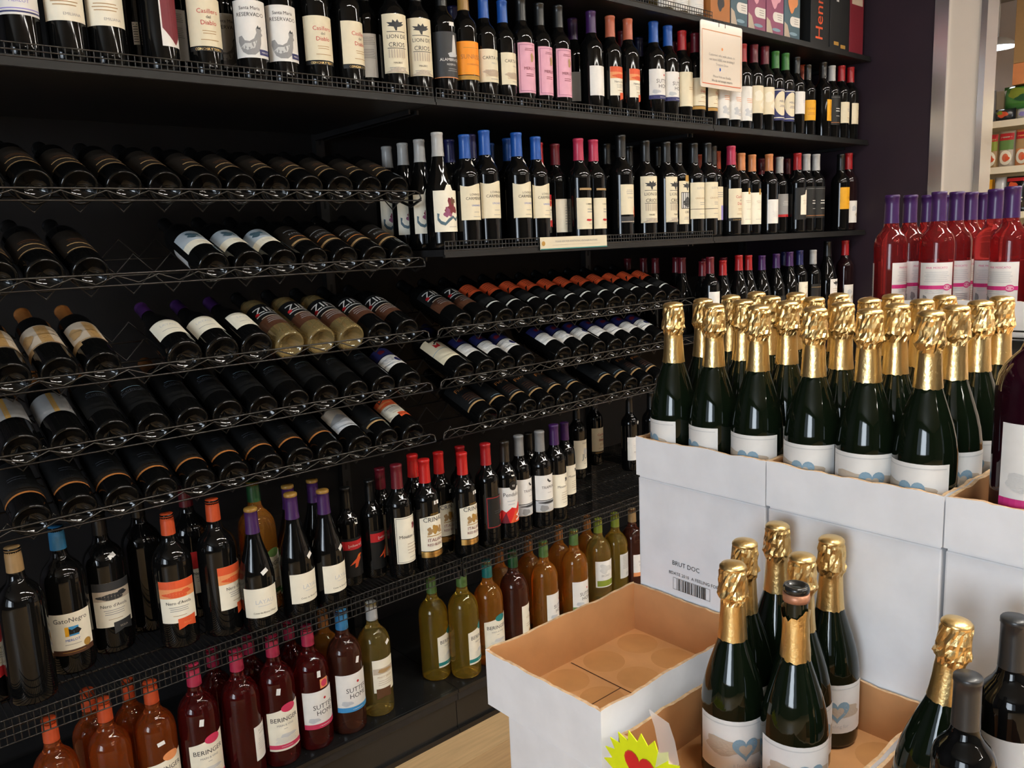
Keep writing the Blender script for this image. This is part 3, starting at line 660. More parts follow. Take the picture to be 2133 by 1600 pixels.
style('sutter_pink', 'magnum', 'pink_glass', 'rose', 'large deep-pink wine bottle with red dot and pink-footed label', [L(.062, .100, .105, 'white', sut('rose', 1.13)), L(.172, .026, .026, 'peach', [CC(0, .013, .010, 'rose')], u0=.014)], sticker=(.0, .214, 1.5))
style('sutter_blue', 'magnum', 'brown_glass', 'sky', 'large brown wine bottle with blue cap and blue-footed label', [L(.065, .100, .105, 'white', sut('sky', 1.13))], sticker=(.016, .205, 1.3))
style('vino_tan', 'magnum', 'straw_glass', 'lightgrey', 'large straw-coloured wine bottle with ribbon-cut cream label', [L(.075, .075, .100, 'ivory', [RR(-.036, .056, .036, .074, 'sand'), blob(0, .065, .024, .006, 'tan', 3), T('PINOT GRIGIO', 0, .044, .0075, 'tan'), ML(0, .034, .05, 3, .006, 'sand'), PP([(-.030, -.020), (-.006, -.014), (.016, -.018), (.016, .012), (-.030, .012)], 'brown')])], sticker=(.018, .220, .4))
style('bering_green', 'magnum', 'olive_glass', 'sage', 'large olive-gold wine bottle with teal seal and ivory label', [L(.045, .090, .112, 'ivory', ber('teal', 'teal'), u0=.026, top=slope)])
style('bering_green2', 'magnum', 'amber_glass', 'teal', 'large amber wine bottle with teal cap and teal-footed label', [L(.045, .090, .112, 'ivory', ber('teal', 'teal'), top=slope)])
style('dark_rose', 'magnum', 'brown_glass', 'dgreen', 'large brown wine bottle with green cap and crest label', [L(.045, .070, .115, 'ivory', [CC(.006, .090, .005, 'black', .007), T('RIESLING', 0, .070, .009, 'sand'), ML(0, .05, .04, 2, .007, 'sand'), blob(.006, .024, .012, .006, 'tan', 3)], u0=.020)])
style('sutter_green', 'magnum', 'amber_glass', 'sage', 'large amber wine bottle with red dot and green-footed label', [L(.055, .096, .105, 'white', sut('sage', 1.08), u0=.010)])
style('limeband', 'magnum', 'straw_glass', 'lime', 'large yellow wine bottle with lime-footed leaf label', [L(.085, .080, .100, 'white', [blob(.0, .07, .026, .016, 'lightgrey', 3, amp=.5), T('IRONY', 0, .040, .012, 'grey'), RR(-.034, .004, .040, .026, 'lime')])])
style('greyback', 'magnum', 'olive_glass', 'lime', 'large yellow wine bottle turned to its grey back label', [L(.090, .060, .095, 'lightgrey', [ML(0, .085, .04, 9, .006, 'grey'), ML(.006, .018, .02, 3, .004, 'dgrey')])])
style('goldfoot', 'magnum', 'brown_glass', 'tan', 'large brown wine bottle with gold-footed white label', [L(.070, .080, .090, 'white', [RR(-.04, 0, .04, .016, 'peach'), T('SUTTER', 0, .056, .011, 'grey'), T('HOME', 0, .042, .011, 'grey')])])
style('amberback', 'magnum', 'amber_glass', 'copper', 'large amber wine bottle standing in the second row')
style('pinkrear', 'magnum', 'pink_glass', 'rose', 'large pink wine bottle standing in the second row')
style('peachrear', 'magnum', 'peach_glass', 'orange', 'large peach wine bottle standing in the second row')
# sparkling, rose and foreground
hl = lambda a: [RR(-.058, .069, .058, .0705, 'lightgrey'), blob(-.018, .036, .034, .012, 'sand', 3, amp=.3), blob(.024, .034, .026, .010, 'sand', 5, amp=.3), heart(.010, .036, .019, 'bluegrey'), heart(.010, .034, .010, 'sand'), T('a feeling for', .010, .009, .0075, 'palegrey')]
style('spark', 'champagne', 'green_glass', None, 'dark green sparkling wine bottle with gold foil and heart label', [L(.026, .125, .076, 'white', hl(0))])
style('spark_bare', 'champagne', 'green_glass', None, 'dark green sparkling wine bottle with gold foil, leaning outward', [L(.022, .125, .068, 'white', hl(0), u0=-.12)])
style('roze', 'bordeaux', 'rose_glass', 'purple', 'clear red rose-wine bottle with purple cap and magenta-striped label', [L(.045, .074, .105, 'white', [T('PINK MOSCATO', 0, .092, .006, 'magenta'), ML(0, .084, .055, 6, .004, 'palegrey'), RR(-.037, .048, .037, .056, 'magenta'), CC(.022, .052, .009, 'magenta', .007), CC(.022, .052, .007, 'pink', .005), ML(-.004, .044, .045, 2, .004, 'palegrey'), blob(-.022, .026, .005, .009, 'grey', 3), ML(.012, .032, .03, 5, .004, 'grey')]), L(.045, .040, .105, 'white', [ML(0, .09, .03, 8, .006, 'palegrey')], u0=.1178)])
style('sutter_dark', 'magnum', 'violet_glass', 'rose', 'large dark violet wine bottle with pink-footed white label', [L(.062, .110, .110, 'white', [T('SUTTER', .012, .066, .019, 'dgrey'), T('HOME', .012, .048, .019, 'dgrey'), blob(-.024, .034, .024, .012, 'lightgrey', 3), RR(-.055, 0, .055, .012, 'magenta')]), L(.200, .030, .026, 'white', [ML(0, .022, .02, 4, .005, 'dgrey')], u0=.015)])
style('greycap', 'bordeaux', DG, 'dgrey', 'dark wine bottle with pewter-grey cap and round emblem', [L(.085, .060, .060, 'ivory', [CC(0, .05, .018, 'tan'), CC(0, .05, .014, 'dgrey')])])
style('greycap_white', 'bordeaux', DG, 'dgrey', 'dark wine bottle with pewter-grey cap and wide cream label', [L(.075, .100, .085, 'lightgrey', [ML(0, .04, .04, 3, .008, 'sand')])])

# ================================================================== the shop itself
b = MB(); b.box(-4.2, -6.6, -.06, 7.2, 2.6, -.003, mat('floor_base', '#d2b084', 0.45, noise=0.12, nscale=6, aniso=(1, 9, 1)))
floor = struct('floor', b.mesh('floor'))
PLK = [mat('plank_%d' % i, c, 0.38, noise=0.10, nscale=7, aniso=(1.2, 14, 1)) for i, c in enumerate(('#cdab7e', '#c4a074', '#d2b287', '#c8a679'))]
pw, pl = 0.19, 1.25
pmesh = [boxmesh('plank', 0.0008, 0.0008, -.004, pl - .0008, pw - .0008, 0.0, PLK[i]) for i in range(4)]
for r in range(11):
    off = (r * 0.47) % pl
    for c in range(3):
        o = obj('plank', pmesh[(r * 3 + c * 2) % 4], floor); o.location = (-.35 + c * pl - off + .3, -.2 + r * pw, 0)
cb = MB(); cb.box(-4.2, -6.6, 3.05, 7.2, 2.6, 3.15, MATS['ceiling_tile'])
struct('ceiling', cb.mesh('ceiling'))
b = MB(); b.box(-4.2, 2.50, 0, 3.66, 2.6, 3.05, MATS['purple_wall']); b.box(3.66, 2.5, 0, 7.2, 2.6, 3.05, MATS['far_paint'])
struct('wall_back', b.mesh('wall_back'))
b = MB(); b.box(3.66, 1.512, 0, 3.76, 2.5, 3.05, MATS['purple_wall'])
struct('wall_partition', b.mesh('wall_partition'))
b = MB(); b.box(7.1, -6.6, 0, 7.2, 2.5, 3.05, MATS['far_paint'])
struct('wall_far', b.mesh('wall_far'))
b = MB(); b.box(-4.2, -6.7, 0, 7.2, -6.6, 3.05, MATS['plaster'])
struct('wall_front', b.mesh('wall_front'))
b = MB(); b.box(-4.2, -6.6, 0, -4.1, 2.5, .75, MATS['plaster']); b.box(-4.2, -6.6, 2.75, -4.1, 2.5, 3.05, MATS['plaster'])
b.box(-4.2, -6.6, .75, -4.1, -3.45, 2.75, MATS['plaster']); b.box(-4.2, 1.05, .75, -4.1, 2.5, 2.75, MATS['plaster'])
struct('wall_left', b.mesh('wall_left'))
b = MB()
for y in (-3.45, -1.95, -.45, 1.0): b.box(-4.18, y, .75, -4.12, y + .05, 2.75, MATS['aluminium'])
b.box(-4.18, -3.45, .75, -4.12, 1.05, .80, MATS['aluminium']); b.box(-4.18, -3.45, 2.70, -4.12, 1.05, 2.75, MATS['aluminium'])
struct('window_1', b.mesh('window_frame'))
# bright door frame beside the partition
b = MB(); b.box(3.655, 1.458, 0, 3.77, 1.512, 3.05, MATS['aluminium']); struct('trim_1', b.mesh('trim'))
b = MB(); b.box(3.665, 1.335, 0, 3.76, 1.458, 3.05, MATS['beige_panel']); struct('wall_panel', b.mesh('wall_panel'))
b = MB(); b.box(3.655, 1.312, 0, 3.77, 1.335, 3.05, MATS['aluminium']); struct('trim_2', b.mesh('trim'))

# ceiling lights
def ceiling_light(x, y, lx, ly):
    t = empty('ceiling_light_offscreen', (x, y, 3.05), 'recessed white ceiling light with glowing diffuser', 'ceiling light', 'ceiling lights over the shop floor')
    h = MB()
    for (x0, y0, x1, y1) in ((-lx - .04, -ly - .04, lx + .04, -ly), (-lx - .04, ly, lx + .04, ly + .04), (-lx - .04, -ly, -lx, ly), (lx, -ly, lx + .04, ly)):
        h.box(x0, y0, -.03, x1, y1, .0, MATS['lamp_housing'])
    obj('housing', h.mesh('housing'), t)
    d = MB(); d.box(-lx, -ly, -.022, lx, ly, -.002, MATS['lamp_diffuser'])
    obj('diffuser_offscreen', d.mesh('diffuser'), t)
for x, y, lx, ly in LAMPS: ceiling_light(x, y, lx, ly)

# ------------------------------------------------------------------ wall shelving
SX = [0.10, 1.30, 2.50, 3.645]
YF, YB = 1.77, 2.42
ZA, ZB, ZCs, ZR, ZW, ZD = 1.818, 2.168, 1.430, 1.067, 0.545, 0.147
BM, WM, RM = MATS['black_metal'], MATS['wire_black'], MATS['rail_metal']
BAY = ['five-rack bay', 'three-rack bay', 'bay beside the purple wall']
for i in range(3):
    t = empty('shelving_bay', ((SX[i] + SX[i + 1]) / 2, YB, 0), 'black metal back panel and posts of the ' + BAY[i], 'shelving')
    w2 = (SX[i + 1] - SX[i]) / 2
    p = MB(); p.box(-w2 + .0005, 0, .02, w2 - .0005, .03, 2.60, MATS['back_black']); obj('back_panel', p.mesh('back_panel'), t)
    for s in ((-1, 1) if i == 0 else (1,)):
        p = MB(); p.box(s * w2 - .015, -.028, .05, s * w2 + .015, -.001, 2.60, BM)
        for k in range(36): p.box(s * w2 - .004, -.0285, .12 + k * .066, s * w2 + .004, -.0275, .145 + k * .066, MATS['back_black'])
        obj('upright', p.mesh('upright'), t)


def fence(parent, x0, x1, y, z, h, sp=0.0165, r=.0013, m_=None, rows=3):
    f = MB(); m_ = m_ or RM
    n = int((x1 - x0) / sp)
    for k in range(n + 1):
        x = x0 + (x1 - x0) * k / n; f.tube([(x, y, z), (x, y, z + h)], r, m_, 4, False)
    for j in range(rows): f.tube([(x0, y - .001, z + h * j / (rows - 1)), (x1, y - .001, z + h * j / (rows - 1))], r * 1.15, m_, 5, False)
    o = obj('wire_fence', f.mesh('wire_fence', True), parent); o['kind'] = 'stuff'
    return o


def shelf(i, z, name, lab, fenced=True, x0=None):
    xa, xb = x0 or SX[i], SX[i + 1]
    t = empty('metal_shelf', ((xa + xb) / 2, YF, z), lab, 'shelf')
    w2 = (xb - xa) / 2 - .0015
    p = MB(); p.box(-w2, .006, -.018, w2, YB - YF - .03, 0, BM); obj('deck', p.mesh('deck'), t)
    p = MB(); p.box(-w2, 0, -.022, w2, .0055, .0, MATS['lip_black']); p.box(-w2, -.004, -.021, w2, 0, -.014, MATS['lip_black'])
    obj('front_lip', p.mesh('front_lip'), t)
    for s in (-1, 1):
        p = MB(); xx = s * (w2 - .012)
        p.v += [(xx - .003, YB - YF - .03, -.036), (xx + .003, YB - YF - .03, -.036), (xx + .003, .10, -.030), (xx - .003, .10, -.030), (xx - .003, YB - YF - .03, -.0185), (xx + .003, YB - YF - .03, -.0185), (xx + .003, .10, -.0185), (xx - .003, .10, -.0185)]
        for f in ((0, 1, 2, 3), (4, 7, 6, 5), (0, 4, 5, 1), (2, 6, 7, 3), (0, 3, 7, 4), (1, 5, 6, 2)): p.f.append(f); p.m.append(p.mi(BM))
        obj('bracket', p.mesh('bracket'), t)
    if fenced: fence(t, -w2 + .004, w2 - .004, .001, -.003, .024, .0125)
    return t


for i in range(3):
    shelf(i, ZB, 'b', 'highest black shelf of the ' + BAY[i], fenced=i < 2)
    shelf(i, ZA, 'a', 'upper black wine shelf of the ' + BAY[i], fenced=i < 2)
    if i: shelf(i, ZCs, 'c', 'middle black wine shelf of the ' + BAY[i], fenced=i < 2)
shelf(2, ZR, 'r', 'lower black shelf behind the gold-foil bottles', fenced=False)
# wire shelf near the bottom
for i in range(3):
    xa, xb = SX[i] + .004, SX[i + 1] - .004; w2 = (xb - xa) / 2
    t = empty('wire_shelf', ((xa + xb) / 2, YF, ZW), 'black wire grid shelf low in the ' + BAY[i], 'shelf')
    g = MB(); n = int(2 * w2 / .0125)
    for k in range(n + 1):
        x = -w2 + 2 * w2 * k / n; g.tube([(x, .0, -.0015), (x, .60, -.0015)], .0013, WM, 4, False)
    o = obj('wire_grid', g.mesh('wire_grid', True), t); o['kind'] = 'stuff'
    g = MB()
    for y in (.02, .14, .26, .38, .50, .60): g.tube([(-w2, y, -.0055), (w2, y, -.0055)], .003, WM, 6)
    obj('cross_bars', g.mesh('cross_bars', True), t)
    fence(t, -w2, w2, -.002, -.028, .052, .0125, .0013, WM, 4)
    for s in (-1, 1):
        g = MB(); g.box(s * (w2 - .006) - .003, .0, -.035, s * (w2 - .006) + .003, .62, -.0095, BM); obj('bracket', g.mesh('bracket'), t)
# bottom deck with kick plate
for i in range(3):
    xa, xb = SX[i] + .001, SX[i + 1] - .001; w2 = (xb - xa) / 2
    t = empty('base_deck', ((xa + xb) / 2, 1.82, 0), 'glossy black bottom deck with kick plate, ' + BAY[i], 'shelf')
    g = MB(); g.box(-w2, .008, ZD - .02, w2, .565, ZD, MATS['black_gloss']); obj('deck', g.mesh('deck'), t)
    g = MB(); g.box(-w2, 0, ZD - .012, w2, .0085, ZD - .001, MATS['black_gloss']); g.box(-w2, .004, ZD - .036, w2, .0085, ZD - .012, BM); obj('front_lip', g.mesh('front_lip'), t)
    g = MB(); g.box(-w2, .016, .002, w2, .030, ZD - .022, MATS['black_gloss']); obj('kick_plate', g.mesh('kick_plate'), t)
    g = MB(); g.box(-w2, .006, .0, w2, .0158, .016, MATS['rail_metal']); obj('floor_strip', g.mesh('floor_strip'), t)
    g = MB()
    for k in range(int(2 * w2 / .05)): g.box(-w2 + .02 + k * .05, .03, ZD, -w2 + .025 + k * .05, .035, ZD + .0002, MATS['back_black'])
    o = obj('peg_holes', g.mesh('peg_holes'), t); o['kind'] = 'stuff'

# ------------------------------------------------------------------ wire wine racks
TILT = math.radians(20)
YR = 1.838
ZRACK = [1.562, 1.388, 1.190, 1.046, 0.900]
SLOT = [lambda k: .376 + .0847 * k, lambda k: 1.41 + .0807 * k]


def rack(bay, z, lab):
    x0, x1 = (SX[0] + .01, SX[1] - .015) if bay == 0 else (SX[1] + .012, SX[2] - .012)
    t = empty('wine_rack', ((x0 + x1) / 2, YR, z), lab, 'wine rack')
    w2 = (x1 - x0) / 2; cx = (x0 + x1) / 2
    pitch = .0847 if bay == 0 else .0807; s0 = SLOT[bay](0) - cx
    g = MB(); g.tube([(-w2, 0, .004), (-w2 + .004, 0, .019), (-w2 + .016, 0, .024), (w2 - .016, 0, .024), (w2 - .004, 0, .019), (w2, 0, .004)], .0022, RM, 6); obj('upper_rail', g.mesh('upper_rail', True), t)
    g = MB(); g.tube([(-w2, 0, 0), (w2, 0, 0)], .0022, RM, 6); obj('lower_rail', g.mesh('lower_rail', True), t)
    k0 = math.ceil((-w2 - s0) / (pitch / 2))
    pts = []
    k = k0
    while s0 + k * pitch / 2 < w2:
        pts.append((s0 + k * pitch / 2, -.001, .004 if k % 2 == 0 else .020)); k += 1
    g = MB(); g.tube(pts, .0018, RM, 5); obj('zigzag_wire', g.mesh('zigzag_wire', True), t)
    for yy in (.045, .16, .26):
        zz = yy * math.tan(TILT) - (.0156 if bay == 0 else .0171)
        pts = []; k = k0
        while s0 + k * pitch / 2 < w2:
            pts.append((s0 + k * pitch / 2, yy, zz - .022 if k % 2 == 0 else zz + .022)); k += 1
        g = MB(); g.tube(pts, .0022, WM, 5); obj('cradle_wire', g.mesh('cradle_wire', True), t)
    drop = (.0156 if bay == 0 else .0171) + .0258
    for s in (-1, 1):
        x_ = s * (w2 - .002)
        g = MB(); g.tube([(x_, 0, .002), (x_, .045, .045 * math.tan(TILT) - drop + .012), (x_, .27, .27 * math.tan(TILT) - drop + .004), (x_, .36, .062), (x_, .545, .062)], .004, WM, 6); obj('side_arm', g.mesh('side_arm', True), t)
    for yy in (.16, .26):
        g = MB(); zz = yy * math.tan(TILT) - drop; g.tube([(-w2, yy, zz), (w2, yy, zz)], .0022, WM, 5); obj('support_wire', g.mesh('support_wire', True), t)


ORD = ['top', 'second', 'third', 'fourth', 'lowest']
for k in range(5): rack(0, ZRACK[k], 'black wire bottle rack, %s of five' % ORD[k])
for k in range(2, 5): rack(1, ZRACK[k], 'black wire bottle rack, %s of three' % ['top', 'middle', 'lowest'][k - 2])


def lie(bay, lvl, k, key, dz=0.0):
    x = SLOT[bay](k) + rnd.uniform(-.0015, .0015)
    pl_ = ('in %s rack of five' % ORD[lvl]) if bay == 0 else ('in %s rack of three' % ['top', 'middle', 'lowest'][lvl - 2])
    jy = rnd.uniform(0, .006)
    build(key, (x, YR + .012 + jy, ZRACK[lvl] + .026 + (jy - .003) * math.tan(TILT) + dz + (.004 if ST[key]['kind'] == 'burgundy' else 0)), yaw=rnd.uniform(-.22, .22), tilt=TILT + rnd.uniform(-.003, .003), place=pl_, scale=1.0 if ST[key]['kind'] == 'burgundy' else 1.075)


for k in range(-1, 11): lie(0, 0, k, 'dimgold')
for k in (-1, 0, 1): lie(0, 1, k, 'dimgold')
for k in (4, 5, 6): lie(0, 1, k, 'bluewhite')
for k in (7, 8, 9, 10): lie(0, 1, k, 'goldband')
for k in (-1, 0, 1): lie(0, 2, k, 'vintage')
for k in (3, 4, 5): lie(0, 2, k, 'layau_lying')
for k in (6, 7, 8): lie(0, 2, k, 'zin_white')
for k in (9, 10): lie(0, 2, k, 'zin_red')
for k in (-1, 0): lie(0, 3, k, 'vintage2')
for k in range(1, 10): lie(0, 3, k, 'script')
lie(0, 3, 10, 'grapebadge')
for k in range(-1, 8): lie(0, 4, k, 'copperband')
lie(0, 4, 8, 'mountain'); lie(0, 4, 9, 'goldscript2'); lie(0, 4, 10, 'nero')
for k in (0, 1): lie(1, 2, k, 'zin_red')
for k in range(2, 13): lie(1, 2, k, 'orangetag')
lie(1, 3, 0, 'castlered')
for k in (1, 2, 3, 5, 6, 7, 8, 9, 10, 11): lie(1, 3, k, 'grapebadge')
for k in (1, 3, 4, 5): lie(1, 4, k, 'goldscript')
for k in (2, 6, 8, 9): lie(1, 4, k, 'goldscript2')
for k in (10, 11): lie(1, 4, k, 'goldscript')

# ------------------------------------------------------------------ standing bottles
PL = {'A': (ZA, 'on upper wine shelf'), 'C': (ZCs, 'on middle wine shelf'), 'R': (ZR, 'on lower end shelf'),
      'W': (ZW, 'on low wire shelf'), 'D': (ZD, 'on bottom deck')}


PLACED = []


def put(sh, key, X, Y, H=None, yaw=0.0):
    z, pl_ = PL[sh]; k = ST[key]; R, H0 = prof_of(k['kind'])[:2]
    if H and sh == 'A': H = min(H, .316)
    if H and sh == 'W': H = min(H, .329)
    s = 1.0 if H is None else max(.90, min(1.12, H / H0))
    PLACED.append([sh, X, Y, R * s, key, yaw, s])


def settle():
    """push neighbours on one shelf apart until no two bottles overlap, then build them"""
    for sh in sorted({q[0] for q in PLACED}):
        qs = [q for q in PLACED if q[0] == sh]
        yf = (1.82 if sh == 'D' else YF) + .008
        for it in range(1500):
            moved = False
            for i in range(len(qs)):
                for j in range(i):
                    a, b_ = qs[i], qs[j]; dx, dy = a[1] - b_[1], a[2] - b_[2]; d = math.hypot(dx, dy); need = a[3] + b_[3] + .0008 - d
                    if need > 0:
                        moved = True; d = max(d, 1e-4); ux, uy = dx / d, dy / d * (.5 if it < 300 else 1)
                        a[1] += ux * need * .5; a[2] += uy * need * .5; b_[1] -= ux * need * .5; b_[2] -= uy * need * .5
            for q in qs:
                q[2] = max(q[2], yf + q[3])
                lo_, hi_ = (SX[2] if sh == 'R' else SX[1] if sh == 'C' else -9), SX[3]
                q[1] = min(max(q[1], lo_ + q[3] + .004), hi_ - q[3] - .004)
            if not moved: break
        for q in qs:
            build(q[4], (q[1], q[2], PL[sh][0] + .0004), yaw=q[5] + rnd.uniform(-.12, .12), scale=q[6], place=PL[sh][1])


def top(sh, key, px, py, Y=1.822, yaw=0.0):
    p = atY(px, py, Y); put(sh, key, p[0], Y, p[2] - PL[sh][0], yaw)


def col(sh, key, px, zoff=.12, Y=1.822, yaw=0.0, H=None):
    put(sh, key, xat(px, Y, PL[sh][0] + zoff), Y, H, yaw)


# upper shelf
for key, px, yaw in (('lilac', 35, 0), ('emil', 133, -.1), ('emil', 218, -.1), ('redshield', 330, .7), ('casillero', 424, -.1), ('rooster', 522, -.3), ('rooster', 586, -.3), ('casillero', 660, -.1),
                     ('casillero', 727, .25), ('union', 821, -.25), ('union', 872, -.25), ('lighthouse', 925, -.1), ('sunrise', 972, -.1)):
    col('A', key, px, .10, 1.822, yaw)
for key, px, Y, yaw in (('sticker', 288, 1.90, 0), ('whiteback', 366, 1.93, -.4), ('rooster', 470, 1.95, -.2), ('whiteback', 765, 1.89, -.4)): col('A', key, px, .10, Y, yaw)
for key, px, py, yaw in (('carta', 1004, -8, 0), ('carta', 1045, 3, .15), ('pinkl', 1084, -3, 0), ('pinkl', 1120, 8, 0), ('pinkl', 1161, 13, 0), ('purplewhite', 1230, 25, .1), ('nero', 1270, 35, .05), ('nero', 1307, 41, .3),
                         ('sutter', 1362, 47, -.1), ('sutter', 1389, 55, .05), ('creamred', 1421, 66, -.1), ('creamgold', 1448, 71, 0), ('creamgold', 1475, 78, .2), ('swirl', 1500, 84, 0), ('swirl', 1523, 89, 0), ('swirl', 1546, 93, 0),
                         ('crinkle', 1569, 94, 0), ('crinkle', 1593, 98, 0), ('bluoval', 1614, 108, 0), ('bluoval', 1635, 112, 0), ('whiteblk', 1659, 120, 0), ('orangelab', 1683, 136, -.4), ('orangelab', 1715, 131, .7), ('darklab', 1733, 138, 0), ('creamplain', 1753, 138, 0), ('creamplain', 1772, 141, .2)):
    top('A', key, px, py, 1.822, yaw)
for key, px, py, Y in (('purplewhite', 1192, 40, 1.93), ('dark_red', 1296, 66, 1.95), ('dark_blue', 1330, 78, 1.99), ('dark_red', 1410, 85, 1.96), ('dark_orange', 1433, 86, 1.94), ('dark_orange', 1670, 137, 1.93), ('dark_blue', 942, 15, 2.02), ('dark_black', 700, -20, 1.97)):
    top('A', key, px, py, Y)
# middle shelf
p4 = atY(877, 274.5, 1.83)
put('C', 'snake', p4[0], 1.83, p4[2] - ZCs, -.15)
for px, py in ((846, 285), (817, 294), (780, 302)):
    q = atX(px, py, p4[0] + .012); put('C', 'snake', q[0], q[1], .30, -.15)
for key, px, py, Y, yaw in (('carmen', 920, 280, 1.822, 0), ('carmen', 998, 273, 1.822, 0), ('carmen', 1078, 278, 1.822, 0), ('carmen', 1111, 286, 1.822, .1), ('nero_red', 1133, 299, 1.87, 0), ('whiteside', 1159, 300, 1.86, 0), ('bandcream', 1194, 290, 1.822, 0), ('bandcream', 1232, 292, 1.822, .2),
                            ('diamond', 1292, 282, 1.822, 0), ('union', 1343, 294, 1.822, -.15), ('union', 1388, 297, 1.822, .25), ('unionphoto', 1414, 299, 1.83, .2), ('luis', 1439, 299, 1.822, 0), ('luis', 1473, 299, 1.822, 0), ('violetcorner', 1496, 305, 1.84, 0), ('casillero_red', 1513, 305, 1.822, 0),
                            ('salmon', 1544, 320, 1.822, 0), ('salmon', 1565, 323, 1.822, 0), ('salmonback', 1602, 322, 1.822, 0), ('redbandgrey', 1628, 328, 1.86, 0), ('curvewhite', 1657, 320, 1.822, 0), ('darklab', 1680, 322, 1.822, 0), ('darklab', 1700, 322, 1.822, 0), ('yellowlab', 1752, 322, 1.822, 0), ('taglabel', 1768, 312, 1.83, 0)):
    top('C', key, px, py, Y, yaw)
for key, px, py, Y in (('sliver', 971, 282, 1.90), ('carmen', 1022, 299, 1.96), ('carmen', 1053, 290, 1.90), ('dark_blue', 944, 291, 1.95), ('dark_black', 1309, 305, 1.93), ('dark_black', 1262, 300, 1.97), ('dark_black', 1370, 306, 1.93), ('orangeback', 1457, 323, 1.95), ('orangeback', 1492, 316, 1.92), ('orangeback', 1525, 318, 1.92), ('dark_red', 1586, 331, 1.95), ('dark_red', 1620, 327, 1.93), ('dark_red', 1640, 331, 2.0)):
    top('C', key, px, py, Y)
# shelf behind the sparkling wine
for px, py, X in ((1317, 556, 2.56), (1349, 552, 2.56), (1372, 548, 2.56), (1400, 549, 2.56), (1428, 550, 2.56)):
    q = atX(px, py, X); put('R', 'burg_red', q[0], q[1], .29)
for key, px, py, Y in (('burg_bright', 1490, 544, 1.83), ('burg_bright', 1539, 532, 1.83), ('burg_bright', 1562, 532, 1.84), ('burg_purple', 1584, 533, 1.83), ('burg_purple', 1617, 529, 1.83), ('burg_purple', 1645, 525, 1.83), ('sketch', 1666, 522, 1.83), ('pewter', 1694, 521, 1.83), ('treewhite', 1724, 503, 1.84), ('taglabel', 1761, 501, 1.83),
                       ('burg_red', 1446, 545, 1.90), ('burg_red', 1469, 539, 1.95), ('burg_red', 1507, 537, 1.93), ('dark_blue', 1634, 525, 1.96)):
    top('R', key, px, py, Y)
put('R', 'redfoot', 2.545, 1.822, .29)
# low wire shelf
for key, px, zo, Y, yaw, H in (('nero15_red', -12, .12, 1.93, .2, .34), ('magnum_plain', 50, .0, 1.889, 1.9, .342), ('gato', 157, .0, 1.955, -.1, .34), ('ribbon_black', 240, .0, 1.99, 0, .34)): col('W', key, px, zo, Y, yaw, H)
for key, px, py, Y, yaw in (('nero15', 346, 1070, 1.90, -.1), ('nero15', 443, 1036, 1.88, .45), ('layau', 518, 1059, 1.83, -.15), ('layau', 604, 1028, 1.83, .1), ('layau', 671, 1021, 1.83, .15), ('roo', 718, 1016, 1.90, .1), ('roo', 768, 1000, 1.90, .5),
                            ('mouton', 824, 968, 1.845, .2), ('crinali', 882, 957, 1.83, -.1), ('crinali', 961, 943, 1.83, .2), ('redframe', 1010, 924, 1.85, .35), ('pendulo', 1049, 919, 1.85, -.05), ('trapiche', 1081, 907, 1.87, .1), ('trapiche', 1123, 898, 1.85, .0), ('mouton_purple', 1151, 885, 1.86, .1)):
    top('W', key, px, py, Y, yaw)
for key, px, py, Y, yaw in (('crinali', 912, 942, 1.90, .3), ('crinali', 858, 947, 1.91, .1), ('layau', 585, 1014, 1.93, 0), ('layau', 648, 1000, 1.95, 0), ('mouton', 790, 975, 1.94, 0), ('redframe', 957, 930, 1.94, .2), ('mouton_purple', 1175, 880, 1.94, .1), ('pendulo', 1100, 905, 1.98, 0)):
    top('W', key, px, py, Y, yaw)
col('W', 'magnum_black', 296, .2, 2.04); col('W', 'bering_amber', 552, .18, 1.935, .1); col('W', 'nero15_red', 400, .15, 2.03, .3)
put('W', 'ju', 2.15, 2.14, .29, .05); put('W', 'casillero', 2.33, 2.22, .29, .2); put('W', 'whitehalf', 2.36, 2.06, .29); put('W', 'whitehalf', 2.44, 2.02, .30)
# bottom deck
for key, px, py, Y, yaw in (('moscato', 101, 1497, 1.90, 0), ('moscato', 214, 1456, 1.90, 0), ('bering_peach', 311, 1420, 1.90, .05), ('bering_pink', 400, 1383, 1.89, .1), ('pinkback', 494, 1352, 1.885, 0), ('bering_pink', 560, 1326, 1.885, .0), ('sutter_pink', 638, 1304, 1.885, .05), ('sutter_blue', 709, 1270, 1.885, .05), ('vino_tan', 772, 1254, 1.90, .0),
                            ('bering_green', 952, 1187, 1.885, 0), ('bering_green2', 1013, 1168, 1.885, -.1), ('dark_rose', 1067, 1148, 1.885, .1), ('sutter_green', 1131, 1128, 1.885, .15), ('sutter_green', 1194, 1104, 1.885, -.15), ('limeband', 1245, 1080, 1.91, -.1), ('greyback', 1280, 1069, 1.91, .1), ('goldfoot', 1316, 1060, 1.91, 0)):
    top('D', key, px, py, Y, yaw)
for key, px, py, Y in (('bering_green', 905, 1200, 1.93), ('peachrear', 180, 1437, 2.0), ('peachrear', 265, 1425, 2.0), ('pinkrear', 440, 1350, 2.0), ('pinkrear', 515, 1325, 2.0), ('amberback', 672, 1290, 2.0), ('pinkrear', 600, 1300, 2.0), ('amberback', 1040, 1150, 2.0), ('amberback', 1100, 1125, 2.0), ('amberback', 1163, 1105, 2.0), ('amberback', 1222, 1085, 2.0)):
    top('D', key, px, py, Y)

# ------------------------------------------------------------------ things on the highest shelf
def flatmap(o, du, dv):
    o, du, dv = Vector(o), Vector(du), Vector(dv); n = du.cross(dv).normalized()
    return lambda u, v, lift: tuple(o + du * u + dv * v + n * lift)


